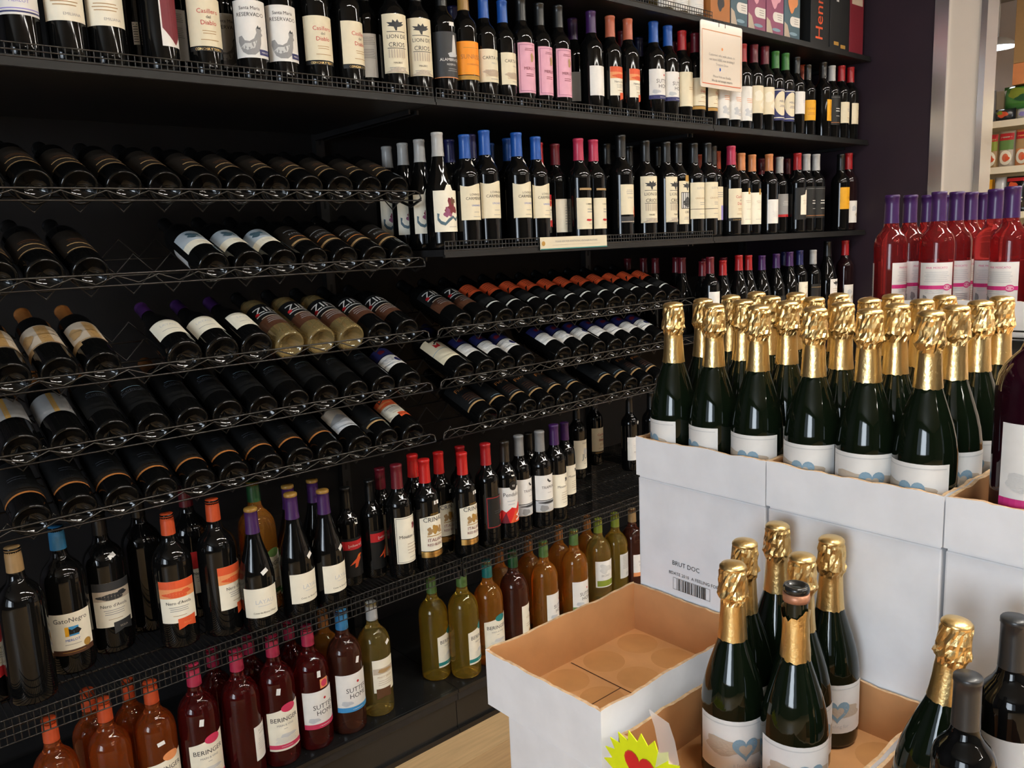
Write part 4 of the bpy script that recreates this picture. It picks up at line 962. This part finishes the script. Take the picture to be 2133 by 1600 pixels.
def carton(name, lab, px0, px1, H, colr, els, Y=1.79, depth=.085, group=None):
    x0 = xat(px0, Y, ZB + .02); x1 = xat(px1, Y, ZB + .02)
    t = empty(name, ((x0 + x1) / 2, Y, ZB + .0005), lab, 'box', group); w2 = (x1 - x0) / 2 - .001
    obj('carton_body', boxmesh('carton_body', -w2, 0, 0, w2, depth, H, paper(colr), .0015), t)
    pm = print_geo(els(w2), flatmap((0, -.0003, 0), (1, 0, 0), (0, 0, 1)))
    obj('print', pm.mesh('print'), t)
    return t


spirit = lambda a, c: (lambda w: [PP([(-w, 0), (-w * .2, 0), (-w * .6, .05), (-w, .06)], 'sand'), CC(w * .15, .022, w * .5, 'bluegrey', .006), RR(w * .0, .050, w * .95, .085, 'white'), CC(0, .0675, .017, 'white'), ML(w * .5, .075, w * .6, 3, .008, 'grey'), blob(0, .15, w * .6, .05, c, 3)])
carton('gift_carton', 'brown gift carton printed with dark grapes and green leaves', 1480, 1521, .26, 'copper', lambda w: [blob(.0, .07, .02, .03, 'dgrey', 3), blob(-.012, .10, .018, .014, 'lime', 4), blob(.02, .105, .02, .014, 'lime', 5)])
carton('gift_carton', 'teal gift carton with white oval tag on the highest shelf', 1522, 1557, .28, 'slate', spirit(0, 'sand'))
carton('gift_carton', 'mauve gift carton with white tag on the highest shelf', 1558, 1595, .28, 'mauve', spirit(0, 'pink'), group='mauve gift cartons')
carton('gift_carton', 'mauve gift carton with white tag on the highest shelf', 1596, 1632, .28, 'mauve', spirit(0, 'pink'), group='mauve gift cartons')
carton('gift_carton', 'blue-grey gift carton with tan drop beside the mauve cartons', 1633, 1666, .28, 'slate', spirit(0, 'peach'))
cw = carton('gift_carton', 'black spirit carton with orange lettering running upward', 1688, 1727, .34, 'black', lambda w: [])
x0 = xat(1688, 1.79, ZB); x1 = xat(1727, 1.79, ZB)
pm = print_geo([T('Hennessy', .178, -.018, .080, 'orange')], flatmap(((x1 - x0) * .0, -.0006, .0), (0, 0, 1), (-1, 0, 0)))
obj('lettering', pm.mesh('lettering'), cw)
carton('gift_carton', 'charcoal spirit carton with gold dashes beside the orange lettering', 1728, 1768, .33, 'charcoal', lambda w: [RR(-w * .6, .02, -w * .1, .034, 'gold'), RR(w * .1, .012, w * .6, .026, 'gold'), RR(-w * .4, .19, -w * .15, .215, 'lightgrey'), RR(-w * .7, .24, w * .8, .27, 'umber')])
carton('gift_carton', 'dark maroon carton next to the purple wall', 1769, 1797, .33, 'wine', lambda w: [RR(-w * .8, .20, w * .8, .23, 'sand')])
style('cask', 'bordeaux', 'red_glass', 'black', 'dark spirit bottle with cream disc and orange foot label', [L(.0, .080, .125, 'orange', [CC(0, .085, .034, 'ivory', .04), RR(.004, .002, .034, .05, 'ivory')])])
PL['B'] = (ZB, 'on the highest shelf')
put('B', 'cask', xat(1676, 1.92, ZB + .06), 1.92, .30)
style('whiteliq', 'burgundy', 'straw_glass', 'white', 'pale bottle with full white label', [L(.012, .100, .150, 'white', [ML(0, .03, .05, 2, .006, 'palegrey')])])
for px in (1376, 1408, 1440): put('B', 'whiteliq', xat(px, 1.83, ZB + .05), 1.83, .30)

settle()
# notice card hung from the highest shelf
c0 = atY(1460, 39, 1.755); c1 = atY(1547, 67, 1.755); c2 = atY(1457, 179, 1.755)
wd = c1[0] - c0[0]; hh = c0[2] - c2[2]
t = empty('notice_card', ((c0[0] + c1[0]) / 2, 1.757, c0[2] - hh), 'laminated white notice with orange border hung on the shelf edge', 'sign')
pts = []
for (cx, cz, a0) in ((wd / 2 - .008, .008, -90), (wd / 2 - .008, hh - .008, 0), (-wd / 2 + .008, hh - .008, 90), (-wd / 2 + .008, .008, 180)):
    for k in range(5): a = math.radians(a0 + k * 22.5); pts.append((cx + .008 * math.cos(a), cz + .008 * math.sin(a)))
g = MB(); g.poly([(x, 0, z) for x, z in pts], MATS['white_card']); me = g.mesh('card')
bm = bmesh.new(); bm.from_mesh(me); r_ = bmesh.ops.extrude_face_region(bm, geom=bm.faces[:]); bmesh.ops.translate(bm, vec=(0, .003, 0), verts=[v for v in r_['geom'] if isinstance(v, bmesh.types.BMVert)]); bmesh.ops.recalc_face_normals(bm, faces=bm.faces[:]); bm.to_mesh(me); bm.free()
me.materials.clear(); me.materials.append(mat('laminate', '#dcd3c6', 0.12, coat=0.6))
obj('card', me, t)
els = [RR(-wd / 2 + .008, .012, wd / 2 - .008, .0145, 'orange'), RR(-wd / 2 + .008, hh - .030, wd / 2 - .008, hh - .028, 'peach'), RR(-wd / 2 + .008, .012, -wd / 2 + .0095, hh - .03, 'peach'), RR(wd / 2 - .0095, .012, wd / 2 - .008, hh - .03, 'peach'),
       T('Customers who wish, please do', 0, .106, .0118, 'grey'), T('not leave HERE new drinking if', 0, .091, .0118, 'grey'), T('Treasure Show', 0, .076, .0118, 'grey'), T('Please Visit our Profile', 0, .036, .0115, 'grey'), T('We do not accept returns', 0, .022, .0115, 'dgrey'),
       blob(-.012, .064, .004, .006, 'blue', 3), ML(.006, .066, .02, 2, .007, 'lightgrey'), CC(0, .132, .005, 'peach')]
obj('print', print_geo(els, flatmap((0, -.0003, 0), (1, 0, 0), (0, 0, 1))).mesh('print'), t)
for s in (-1, 1):
    g = MB(); g.tube([(s * .018, -.001, hh - .012), (s * .018, -.001, hh + .006), (s * .018, .012, hh + .012)], .0012, WM, 5); obj('hook', g.mesh('hook', True), t)
# strip card on the middle shelf
c0 = atY(1126, 494, 1.762); c1 = atY(1265, 492, 1.762)
t = empty('shelf_strip', ((c0[0] + c1[0]) / 2, 1.764, ZCs - .014), 'pale printed strip card clipped to the middle shelf edge', 'sign'); w2 = (c1[0] - c0[0]) / 2
obj('strip', boxmesh('strip', -w2, 0, 0, w2, .002, .036, mat('strip_paper', '#cfc6ae', .4), .0006), t)
obj('print', print_geo([T('PLEASE ASK FOR ADDITIONAL VINTAGES IN STORE', .008, .020, .0078, 'grey'), ML(.008, .012, w2 * 1.6, 1, .004, 'sand'), CC(-w2 + .012, .018, .007, 'gold'), RR(-w2, .0, w2, .003, 'teal')], flatmap((0, -.0003, 0), (1, 0, 0), (0, 0, 1))).mesh('print'), t)

# ------------------------------------------------------------------ cartons and trays of sparkling wine
WC, BC, TC = MATS['white_card'], MATS['brown_card'], MATS['torn_card']
CASE = .336


def case(x0, x1, y0, y1, z0, lab, prints=None, z1=None):
    z1 = z1 or z0 + CASE
    t = empty('wine_carton', ((x0 + x1) / 2, (y0 + y1) / 2, z0), lab, 'carton'); a, b_ = (x1 - x0) / 2 - .001, (y1 - y0) / 2 - .001; h = z1 - z0
    obj('carton_body', boxmesh('carton_body', -a, -b_, .0005, a, b_, h - .004, WC, .003), t)
    g = MB(); g.box(-a + .002, -b_ + .002, h - .0042, -.001, b_ - .002, h - .001, WC); obj('flap', g.mesh('flap'), t)
    g = MB(); g.box(.001, -b_ + .002, h - .0042, a - .002, b_ - .002, h - .001, WC); obj('flap', g.mesh('flap'), t)
    if prints: obj('print', print_geo(prints, flatmap((-a - .0003, 0, 0), (0, -1, 0), (0, 0, 1))).mesh('print'), t)
    return t


def tray(x0, x1, y0, y1, z0, h, lab, seed=1, rings=True, t_=.005):
    q = random.Random(seed)
    t = empty('cardboard_tray', ((x0 + x1) / 2, (y0 + y1) / 2, z0), lab, 'tray'); a, b_ = (x1 - x0) / 2, (y1 - y0) / 2
    g = MB(); g.box(-a + t_, -b_ + t_, .0005, a - t_, b_ - t_, .005, BC); g.box(-a + t_, -b_ + t_, 0, a - t_, b_ - t_, .0005, WC); fl = obj('tray_floor', g.mesh('tray_floor'), t)
    if rings:
        els = []
        for i in range(4):
            for j in range(3): els.append(CC(-a + .047 + i * (2 * a - .094) / 3, -b_ + .047 + j * (2 * b_ - .094) / 2, .037, None))
        rg = MB(); fm = flatmap((0, 0, .005), (1, 0, 0), (0, 1, 0))
        for e in els:
            rg.poly([fm(e[1] + e[3] * math.cos(2 * math.pi * k / 24), e[2] + e[3] * math.sin(2 * math.pi * k / 24), .0003) for k in range(24)], MATS['ring_card'])
        rg.box(-.001, -b_ + .01, .0054, .001, b_ - .01, .0057, MATS['slit']); rg.box(-a * .55, -.0008, .0054, .0, .0008, .0057, MATS['slit'])
        obj('bottle_ring_marks', rg.mesh('rings'), fl)
    for (px_, py_, qx, qy) in ((-a, -b_, a, -b_), (a, -b_, a, b_), (a, b_, -a, b_), (-a, b_, -a, -b_)):
        ln = math.hypot(qx - px_, qy - py_); n = int(ln / .011); dx, dy = (qx - px_) / ln, (qy - py_) / ln; nx, ny = -dy, dx
        v = []; f = []; fm = []; lev = 0
        for k in range(n + 1):
            s = ln * k / n; lev = lev * .75 + q.uniform(-.0016, .0016); inset = 0 if 0 < k < n else 0
            for off, ex in ((0, 0), (t_, 0)):
                ss = min(max(s, off), ln - off)
                x, y = px_ + dx * ss + nx * off, py_ + dy * ss + ny * off
                v.append((x, y, 0)); v.append((x, y, h + lev + (q.uniform(-.0008, .0008) if off else 0)))
        for k in range(n):
            o = 4 * k
            f += [(o, o + 4, o + 5, o + 1), (o + 2, o + 3, o + 7, o + 6), (o + 1, o + 5, o + 7, o + 3), (o, o + 2, o + 6, o + 4)]; fm += [0, 1, 2, 0]
        f += [(0, 1, 3, 2), (4 * n, 4 * n + 2, 4 * n + 3, 4 * n + 1)]; fm += [0, 0]
        obj('side_wall', mk('side_wall', v, f, [WC, BC, TC], fm), t)
    return t


XB0, XB1 = 1.12, 1.485
YB_ = [.150, .422, .692, .962]
ship = [T('BRUT DOC', -.026, .182, .0120, 'dgrey'), T('BDATE 2010  A FEELING FOR', -.010, .1635, .0084, 'dgrey')]
bars = random.Random(3)
ship += [RR(-.054, .136, .026, .1365, 'dgrey'), RR(-.054, .158, .026, .1585, 'dgrey'), RR(-.054, .136, -.0535, .158, 'dgrey'), RR(.0255, .136, .026, .158, 'dgrey')]
u = -.046
while u < .018:
    bw = bars.choice([.0008, .0008, .0015, .0022]); ship.append(RR(u, .1365, u + bw, .158, 'dgrey')); u += bw + bars.choice([.0008, .0012, .0022])
ship += [RR(-.072, .121, .090, .1218, 'grey'), T('12 x 750 ML / 75CL / 0.75L', .004, .106, .0105, 'grey')]
NAMES = ['stack holding the violet bottle', 'middle champagne stack', 'stack with the barcode']
for s in range(3):
    y0, y1 = YB_[s] + .0012, YB_[s + 1] - .0012
    for k in range(3):
        dx = (0.0, .004, .0)[k] * (1 if s else -.3)
        case(XB0 + dx, XB1 + dx, y0, y1, k * CASE, 'white wine carton, %s in the %s' % (['lowest', 'second', 'topmost'][k], NAMES[s]), ship if (s == 2 and k == 2) else None)
shade = ['white open tray holding the violet bottle', 'white open tray of gold-foil bottles on the middle stack', 'white open tray of gold-foil bottles above the barcode carton']
for s in range(3): tray(XB0 - .003, XB1, YB_[s] + .001, YB_[s + 1] - .001, 3 * CASE + .0006, .072, shade[s], 10 + s, rings=False)
ZT = 3 * CASE + .0066
sp_place = {1: 'on middle stack', 2: 'above barcode carton'}
for s in (1, 2):
    for i in range(4):
        for j in range(3):
            x = XB0 + .0488 + i * .0880 + rnd.uniform(-.0008, .0008)
            y = YB_[s + 1] - .0490 - j * .0860 + rnd.uniform(-.0004, .0004)
            yw = -math.atan2(x, y) + {(2, 0): -1.35, (2, 1): -1.25, (2, 2): -.6, (1, 0): -.55, (1, 1): .0, (1, 2): -.6}.get((s, j), 0) * (1 if i == 0 else .3) + (rnd.uniform(-.6, .6) if i else 0)
            build('spark', (x, y, ZT), yaw=yw, scale=(.955, .955, .99), place=sp_place[s])
build('sutter_dark', (1.182, .3425, ZT), yaw=-.9, scale=1.0, place='in a tray')
build('sutter_dark', (1.292, .352, ZT), yaw=-.4, scale=1.0, place='in a tray')
build('sutter_dark', (1.285, .235, ZT), yaw=-.9, scale=1.0, place='in a tray')

# front row of lower stacks
XF0, XF1 = .755, 1.1135
LOWN = ['low stack with the leaning bottle', 'low stack of gold-foil bottles', 'low stack under the empty tray']
for s in range(3):
    y0, y1 = YB_[s] + .0012, YB_[s + 1] - .0012
    if s == 2: y0, y1 = .7215, .962
    for k in range(2):
        case(XF0 + (.028 if s == 2 and k == 1 else .0), XF1, y0, y1, k * CASE, 'white wine carton, %s in the %s' % (['lower', 'upper'][k], LOWN[s]), None, 2 * CASE + .016 if s == 1 and k else None)
ZF = 2 * CASE + .0006
tray(XF0, XF1 + .003, .4235, .6900, ZF + .016, .084, 'white open tray with six gold-foil bottles and the price star', 21)
tray(XF0, XF1 + .003, .1505, .4225, ZF, .092, 'white open tray with pewter-capped bottles and a leaning bottle', 22)
tray(.752, 1.1165, .719, .972, ZF + .026, .096, 'empty white cardboard tray with bare brown inside', 23)
g = MB(); g.box(.79, .73, 0, 1.10, .955, .0252, WC)
o = obj('carton_flap_stack', boxmesh('carton_flap_stack', -.155, -.11, 0, .155, .11, .0252, WC, .002)); o.location = (.948, .842, ZF + .0002); o['label'] = 'folded white carton flaps under the empty tray'; o['category'] = 'carton flaps'
ZG = ZF + .0062 + .016
SPK = [(1530, 1172, -.78, 0), (1557, 1126, -.5, 1), (1612, 1084, -1.9, 2), (1664, 1156, -.5, 3), (1722, 1113, -1.0, 4), (1656, 1212, -.75, None)]
sparkp = [list(atZ(q[0], q[1], ZG + (.3125 * .99 if q[3] is not None else .302))[:2]) for q in SPK]
for it in range(200):
    for i in range(6):
        for j in range(i):
            a_, b_ = sparkp[i], sparkp[j]; dx, dy = a_[0] - b_[0], a_[1] - b_[1]; d = math.hypot(dx, dy)
            if d < .0868:
                k = (.0868 - d) / d * .5; a_[0] += dx * k; a_[1] += dy * k; b_[0] -= dx * k; b_[1] -= dy * k
    for a_ in sparkp: a_[0] = min(max(a_[0], XF0 + .0485), XF1 - .0448); a_[1] = min(max(a_[1], .4235 + .0485), .6900 - .0485)
for q, xy in zip(SPK[:5], sparkp): build('spark', (xy[0], xy[1], ZG), yaw=q[2], scale=(.962, .962, .99), place='in star tray', foil=q[3])
# opened bottle with torn foil
q = sparkp[5]
R, H, p, cp = prof_of('champagne')
t = build('spark', (q[0], q[1], ZG), yaw=-.75, scale=(.962, .962, .99), place='')
t['label'] = 'opened sparkling wine bottle with torn gold foil and black stopper'; t['group'] = t['label']; del t['group']
for ch in list(t.children):
    if ch.name.startswith('gold_foil'): bpy.data.objects.remove(ch)
qq = random.Random(5)
obj('torn_foil', lathe('torn_foil', [(.0200, .204), (.0192, .216), (.0182, .232), (.0176, .246), (.0172, .258), (.0178, .268)], MATS['gold_foil'], 30, lambda i, j, r, z: ((qq.uniform(-.0006, .0006), qq.uniform(-.001, .001)) if i < 5 else (qq.uniform(-.001, .002), .006 * math.sin(j * .42) + qq.uniform(-.003, .003)))), t)
obj('copper_ring', lathe('copper_ring', [(.0150, .2835), (.0172, .2835), (.0176, .288), (.0172, .2945), (.0150, .2945)], mat('ring_copper', (.42, .19, .11), .4, metal=.4), 22), t)
obj('stopper', lathe('stopper', [(.0150, .2945), (.0168, .2955), (.0172, .3010), (.0158, .3045), (.0125, .3045), (.0105, .3015), (0, .3005)], MATS['black_gloss'], 22), t)
# leaning and pewter-capped bottles
build('spark_bare', (.958, .373, ZG - .016 + .004), yaw=-.9, scale=.955, lean=(.085, .060), place='', foil=2)
build('greycap', (.890, .304, ZG - .016), yaw=-1.2, scale=.935, place='beside the leaning gold-foil bottle')
build('greycap_white', (1.026, .303, ZG - .016), yaw=-1.3, scale=1.0, place='beside the leaning gold-foil bottle')

# yellow price star with heart
c = atX(1350, 1634, .742)
t = empty('price_star', c, 'fluorescent yellow star card with red heart on the tray front', 'sign')
pts = []
for k in range(44):
    a = 2 * math.pi * k / 44; rr = 1.0 if k % 2 == 0 else .80
    pts.append((.078 * rr * math.cos(a), .068 * rr * math.sin(a)))
g = MB(); g.poly([(0, -x, z) for x, z in pts], paper('yellowstar')); me = g.mesh('star_card')
bm = bmesh.new(); bm.from_mesh(me); r_ = bmesh.ops.extrude_face_region(bm, geom=bm.faces[:]); bmesh.ops.translate(bm, vec=(.0015, 0, 0), verts=[v for v in r_['geom'] if isinstance(v, bmesh.types.BMVert)]); bmesh.ops.recalc_face_normals(bm, faces=bm.faces[:]); bm.to_mesh(me); bm.free()
obj('star_card', me, t)
obj('heart_print', print_geo([heart(-.014, .016, .026, 'orange'), heart(-.014, .016, .0245, 'heartred')], flatmap((-.0003, 0, 0), (0, -1, 0), (0, 0, 1))).mesh('heart'), t)
g = MB()
f0 = [(.0, -.012, .03), (-.002, -.020, .062), (-.005, -.016, .092), (-.004, -.006, .112)]
for a in f0: g.v += [a, (a[0] + .003, a[1] - .030, a[2] - .008)]
for k in range(3): g.f.append((2 * k, 2 * k + 1, 2 * k + 3, 2 * k + 2)); g.m.append(g.mi(MATS['clear_film']))
obj('clear_tape', g.mesh('tape', True), t)

# ------------------------------------------------------------------ rose wine display behind the stacks
t = empty('display_stand', (2.28, .78, 0), 'black metal display stand under the rose wine tray', 'display stand')
for dx in (-.20, .20):
    for dy in (-.34, .22):
        g = MB(); g.box(dx - .012, dy - .012, 0, dx + .012, dy + .012, 1.156, BM); obj('post', g.mesh('post'), t)
for z in (.15, .55, .80, 1.156):
    g = MB(); g.box(-.235, -.375, z, .235, .255, z + .018, BM); obj('stand_shelf', g.mesh('stand_shelf'), t)
g = MB(); g.box(-.240, -.380, 1.100, -.236, .260, 1.172, MATS['black_gloss']); obj('front_panel', g.mesh('front_panel'), t)
g = MB()
for z in (1.180, 1.196): g.tube([(-.236, -.375, z), (-.236, .255, z)], .0022, RM, 5)
obj('guard_wire', g.mesh('guard_wire', True), t)
o = obj('yellow_carton', boxmesh('yellow_carton', -.08, -.12, 0, .08, .12, .24, paper('tan'), .002)); o.location = (2.13, .60, .8185); o['label'] = 'tan snack carton on the black display stand'; o['category'] = 'carton'
tray(2.055, 2.500, .44, 1.005, 1.1746, .086, 'white cardboard tray full of purple-capped rose wine', 31, rings=False)
ZP = 1.1746 + .0062
RP = []
ZPT = 1.516
for px, py, X, yaw in ((1859, 407, 2.115, .05), (1957, 402, 2.115, -1.15), (2110, 396, 2.115, -1.75), (2030, 400, 2.115, -1.3), (1897, 406, 2.205, -.2), (1994, 402, 2.205, -1.0), (2075, 399, 2.205, -1.4), (1934, 405, 2.30, 0), (2023, 402, 2.30, -1), (2130, 402, 2.22, -1), (2050, 403, 2.40, -1), (1975, 403, 2.40, -1)):
    q = atX(px, py, X)
    while any(math.hypot(q[0] - a, q[1] - b_) < .0800 for a, b_ in RP): q = (q[0], q[1] - .004, q[2])
    RP.append((q[0], q[1]))
    build('roze', (q[0], q[1], ZP), yaw=yaw, scale=1.0, place='on display stand') if False else build('roze', (q[0], q[1], ZP), yaw=yaw, scale=1.12, place='on display stand')

# ------------------------------------------------------------------ grocery shelf seen past the door frame
SCm = MATS['shelf_cream']
t = empty('grocery_shelf', (5.5, 1.6, 0), 'cream metal grocery shelving seen beyond the doorway', 'shelving')
g = MB(); g.box(.40, -1.2, 0, .44, .89, 2.25, SCm); obj('back_panel', g.mesh('back_panel'), t)
for z in (.15, .75, 1.18, 1.49, 1.755, 2.02):
    g = MB(); g.box(-.02, -1.2, z - .022, .40, .89, z, SCm); g.box(-.035, -1.2, z - .034, -.02, .89, z + .004, mat('shelf_edge', '#e0d9c4', .4)); obj('shelf', g.mesh('shelf'), t)
XS = 5.49


def packet(name, lab, px0, px1, z, H, colr, els, cat, thick=.05, group=None, puff=.012):
    ya = atX(px0, 300, XS)[1]; yb = atX(px1, 300, XS)[1]
    w2 = abs(ya - yb) / 2; n = 6
    t = empty(name, (XS, (ya + yb) / 2, z + .0006), lab, cat, group)
    v = []; f = []
    for s in (-1, 1):
        for i in range(n + 1):
            for j in range(n + 1):
                a, b_ = -1 + 2 * i / n, -1 + 2 * j / n
                d = (thick / 2) * (1 - abs(a) ** 3) ** .5 * (1 - abs(b_) ** 4) ** .5 if puff else thick / 2
                v.append((thick / 2 + s * (d + .001), -a * w2, H * (b_ + 1) / 2))
    m_ = (n + 1) ** 2
    for i in range(n):
        for j in range(n):
            o = i * (n + 1) + j
            f.append((o, o + n + 1, o + n + 2, o + 1)); f.append((m_ + o, m_ + o + 1, m_ + o + n + 2, m_ + o + n + 1))
    for i in range(n):
        for (p0, p1) in ((i * (n + 1), (i + 1) * (n + 1)), (i * (n + 1) + n, (i + 1) * (n + 1) + n), (i, i + 1), (n * (n + 1) + i, n * (n + 1) + i + 1)):
            f.append((p0, p1, m_ + p1, m_ + p0))
    obj('wrapper', mk('wrapper', v, f, mat('wrap_' + colr, PAPER[colr], .25, coat=.3), None, True), t)
    if els:
        obj('print', print_geo(els(w2), lambda u, vv, lift: (thick / 2 - (thick / 2) * (max(0, 1 - abs(u / w2) ** 3)) ** .5 * (max(0, 1 - abs(2 * vv / H - 1) ** 4)) ** .5 - .0015 - lift, -u, vv)).mesh('print'), t)
    return t


rp = lambda c1: (lambda w: [RR(-w * .9, .155, w * .9, .195, 'red'), RR(-w * .9, .10, w * .9, .155, c1), CC(0, .055, w * .75, 'ivory', .042), CC(0, .055, w * .4, 'salmon', .024), blob(.01, .05, w * .3, .014, 'orange', 4)])
packet('noodle_packet', 'red-topped noodle packet with yellow band', 2050, 2078, 1.755, .20, 'tan', rp('lime'), 'packet')
packet('noodle_packet', 'red-topped noodle packet with pale green panel', 2079, 2112, 1.755, .21, 'sand', rp('sage'), 'packet')
packet('noodle_packet', 'red-topped noodle packet with orange bowl', 2113, 2146, 1.755, .21, 'peach', rp('tan'), 'packet')
packet('snack_bag', 'bulging bright green bag lying on the grocery shelf', 2076, 2160, 2.09, .13, 'green', lambda w: [blob(0, .08, w * .6, .03, 'lime', 3), blob(w * .2, .05, w * .4, .02, 'dgreen', 5)], 'bag', .16)
packet('snack_bag', 'grey snack bag beside the green bag', 2040, 2063, 2.02, .19, 'grey', lambda w: [blob(0, .1, w * .5, .03, 'lightgrey', 3)], 'bag', .10)
packet('snack_bag', 'dark printed snack bag under the green bag', 2064, 2106, 2.02, .075, 'dgrey', lambda w: [blob(0, .04, w * .5, .018, 'orange', 3), blob(-w * .3, .05, w * .3, .012, 'lime', 5)], 'bag', .10)
packet('snack_bag', 'pale silvery snack bag under the green bag', 2107, 2150, 2.02, .068, 'lightgrey', lambda w: [blob(0, .03, w * .5, .012, 'lilac', 3)], 'bag', .12)
packet('food_box', 'yellow and red food box on the lower grocery shelf', 2044, 2072, 1.49, .20, 'yellow', lambda w: [RR(-w, .11, w, .15, 'red'), RR(-w, .16, w, .19, 'dgrey'), blob(0, .05, w * .6, .03, 'sand', 3)], 'box', .05, puff=0)
packet('snack_bag', 'crinkled silver bag between the food boxes', 2073, 2097, 1.49, .21, 'palegrey', None, 'bag', .06)
packet('food_box', 'black food pouch with red top and orange oval', 2098, 2146, 1.49, .21, 'black', lambda w: [RR(-w * .9, .18, w * .9, .20, 'red'), blob(-w * .3, .16, w * .4, .016, 'orange', 3), ML(0, .08, w * 1.4, 2, .02, 'ivory')], 'pouch', .06)
for lab, z, H, c_ in (('tan cardboard box above the green bag', 2.2215, .12, 'peach'), ('large cream carton topping the grocery shelf', 2.3425, .40, 'tan')):
    ya = atX(2112, 60, 5.5)[1]
    o = obj('storage_box', boxmesh('storage_box', 0, -.45, 0, .36, 0, H, paper(c_), .003)); o.location = (5.52, ya, z); o['label'] = lab; o['category'] = 'box'
o = obj('box_riser', boxmesh('box_riser', 0, -.44, 0, .2, 0, .2005, SCm, .003)); o.location = (5.68, atX(2118, 60, 5.5)[1], 2.0205); o['label'] = 'cream riser block under the tan cardboard box'; o['category'] = 'riser'
# lamp glowing above the grocery shelf, seen through the doorway
LD = atX(2078, 100, 6.2)
t = empty('dome_lamp', LD, 'white dome lamp glowing above the grocery shelf', 'lamp')
obj('lamp_shade', lathe('lamp_shade', [(.112, 0), (.106, .018), (.084, .040), (.050, .057), (.017, .066), (.0, .067)], MATS['lamp_housing'], 24), t)
obj('bulb_disc', lathe('bulb_disc', [(.0, -.010), (.05, -.008), (.09, .0), (.104, .008)], mat('dome_glow', (.85, .93, 1.0), .5, emit=12), 24), t)
g = MB(); g.tube([(0, 0, .065), (0, 0, 3.052 - LD[2])], .006, MATS['aluminium'], 8); obj('stem', g.mesh('stem'), t)
bpy.context.view_layer.update()
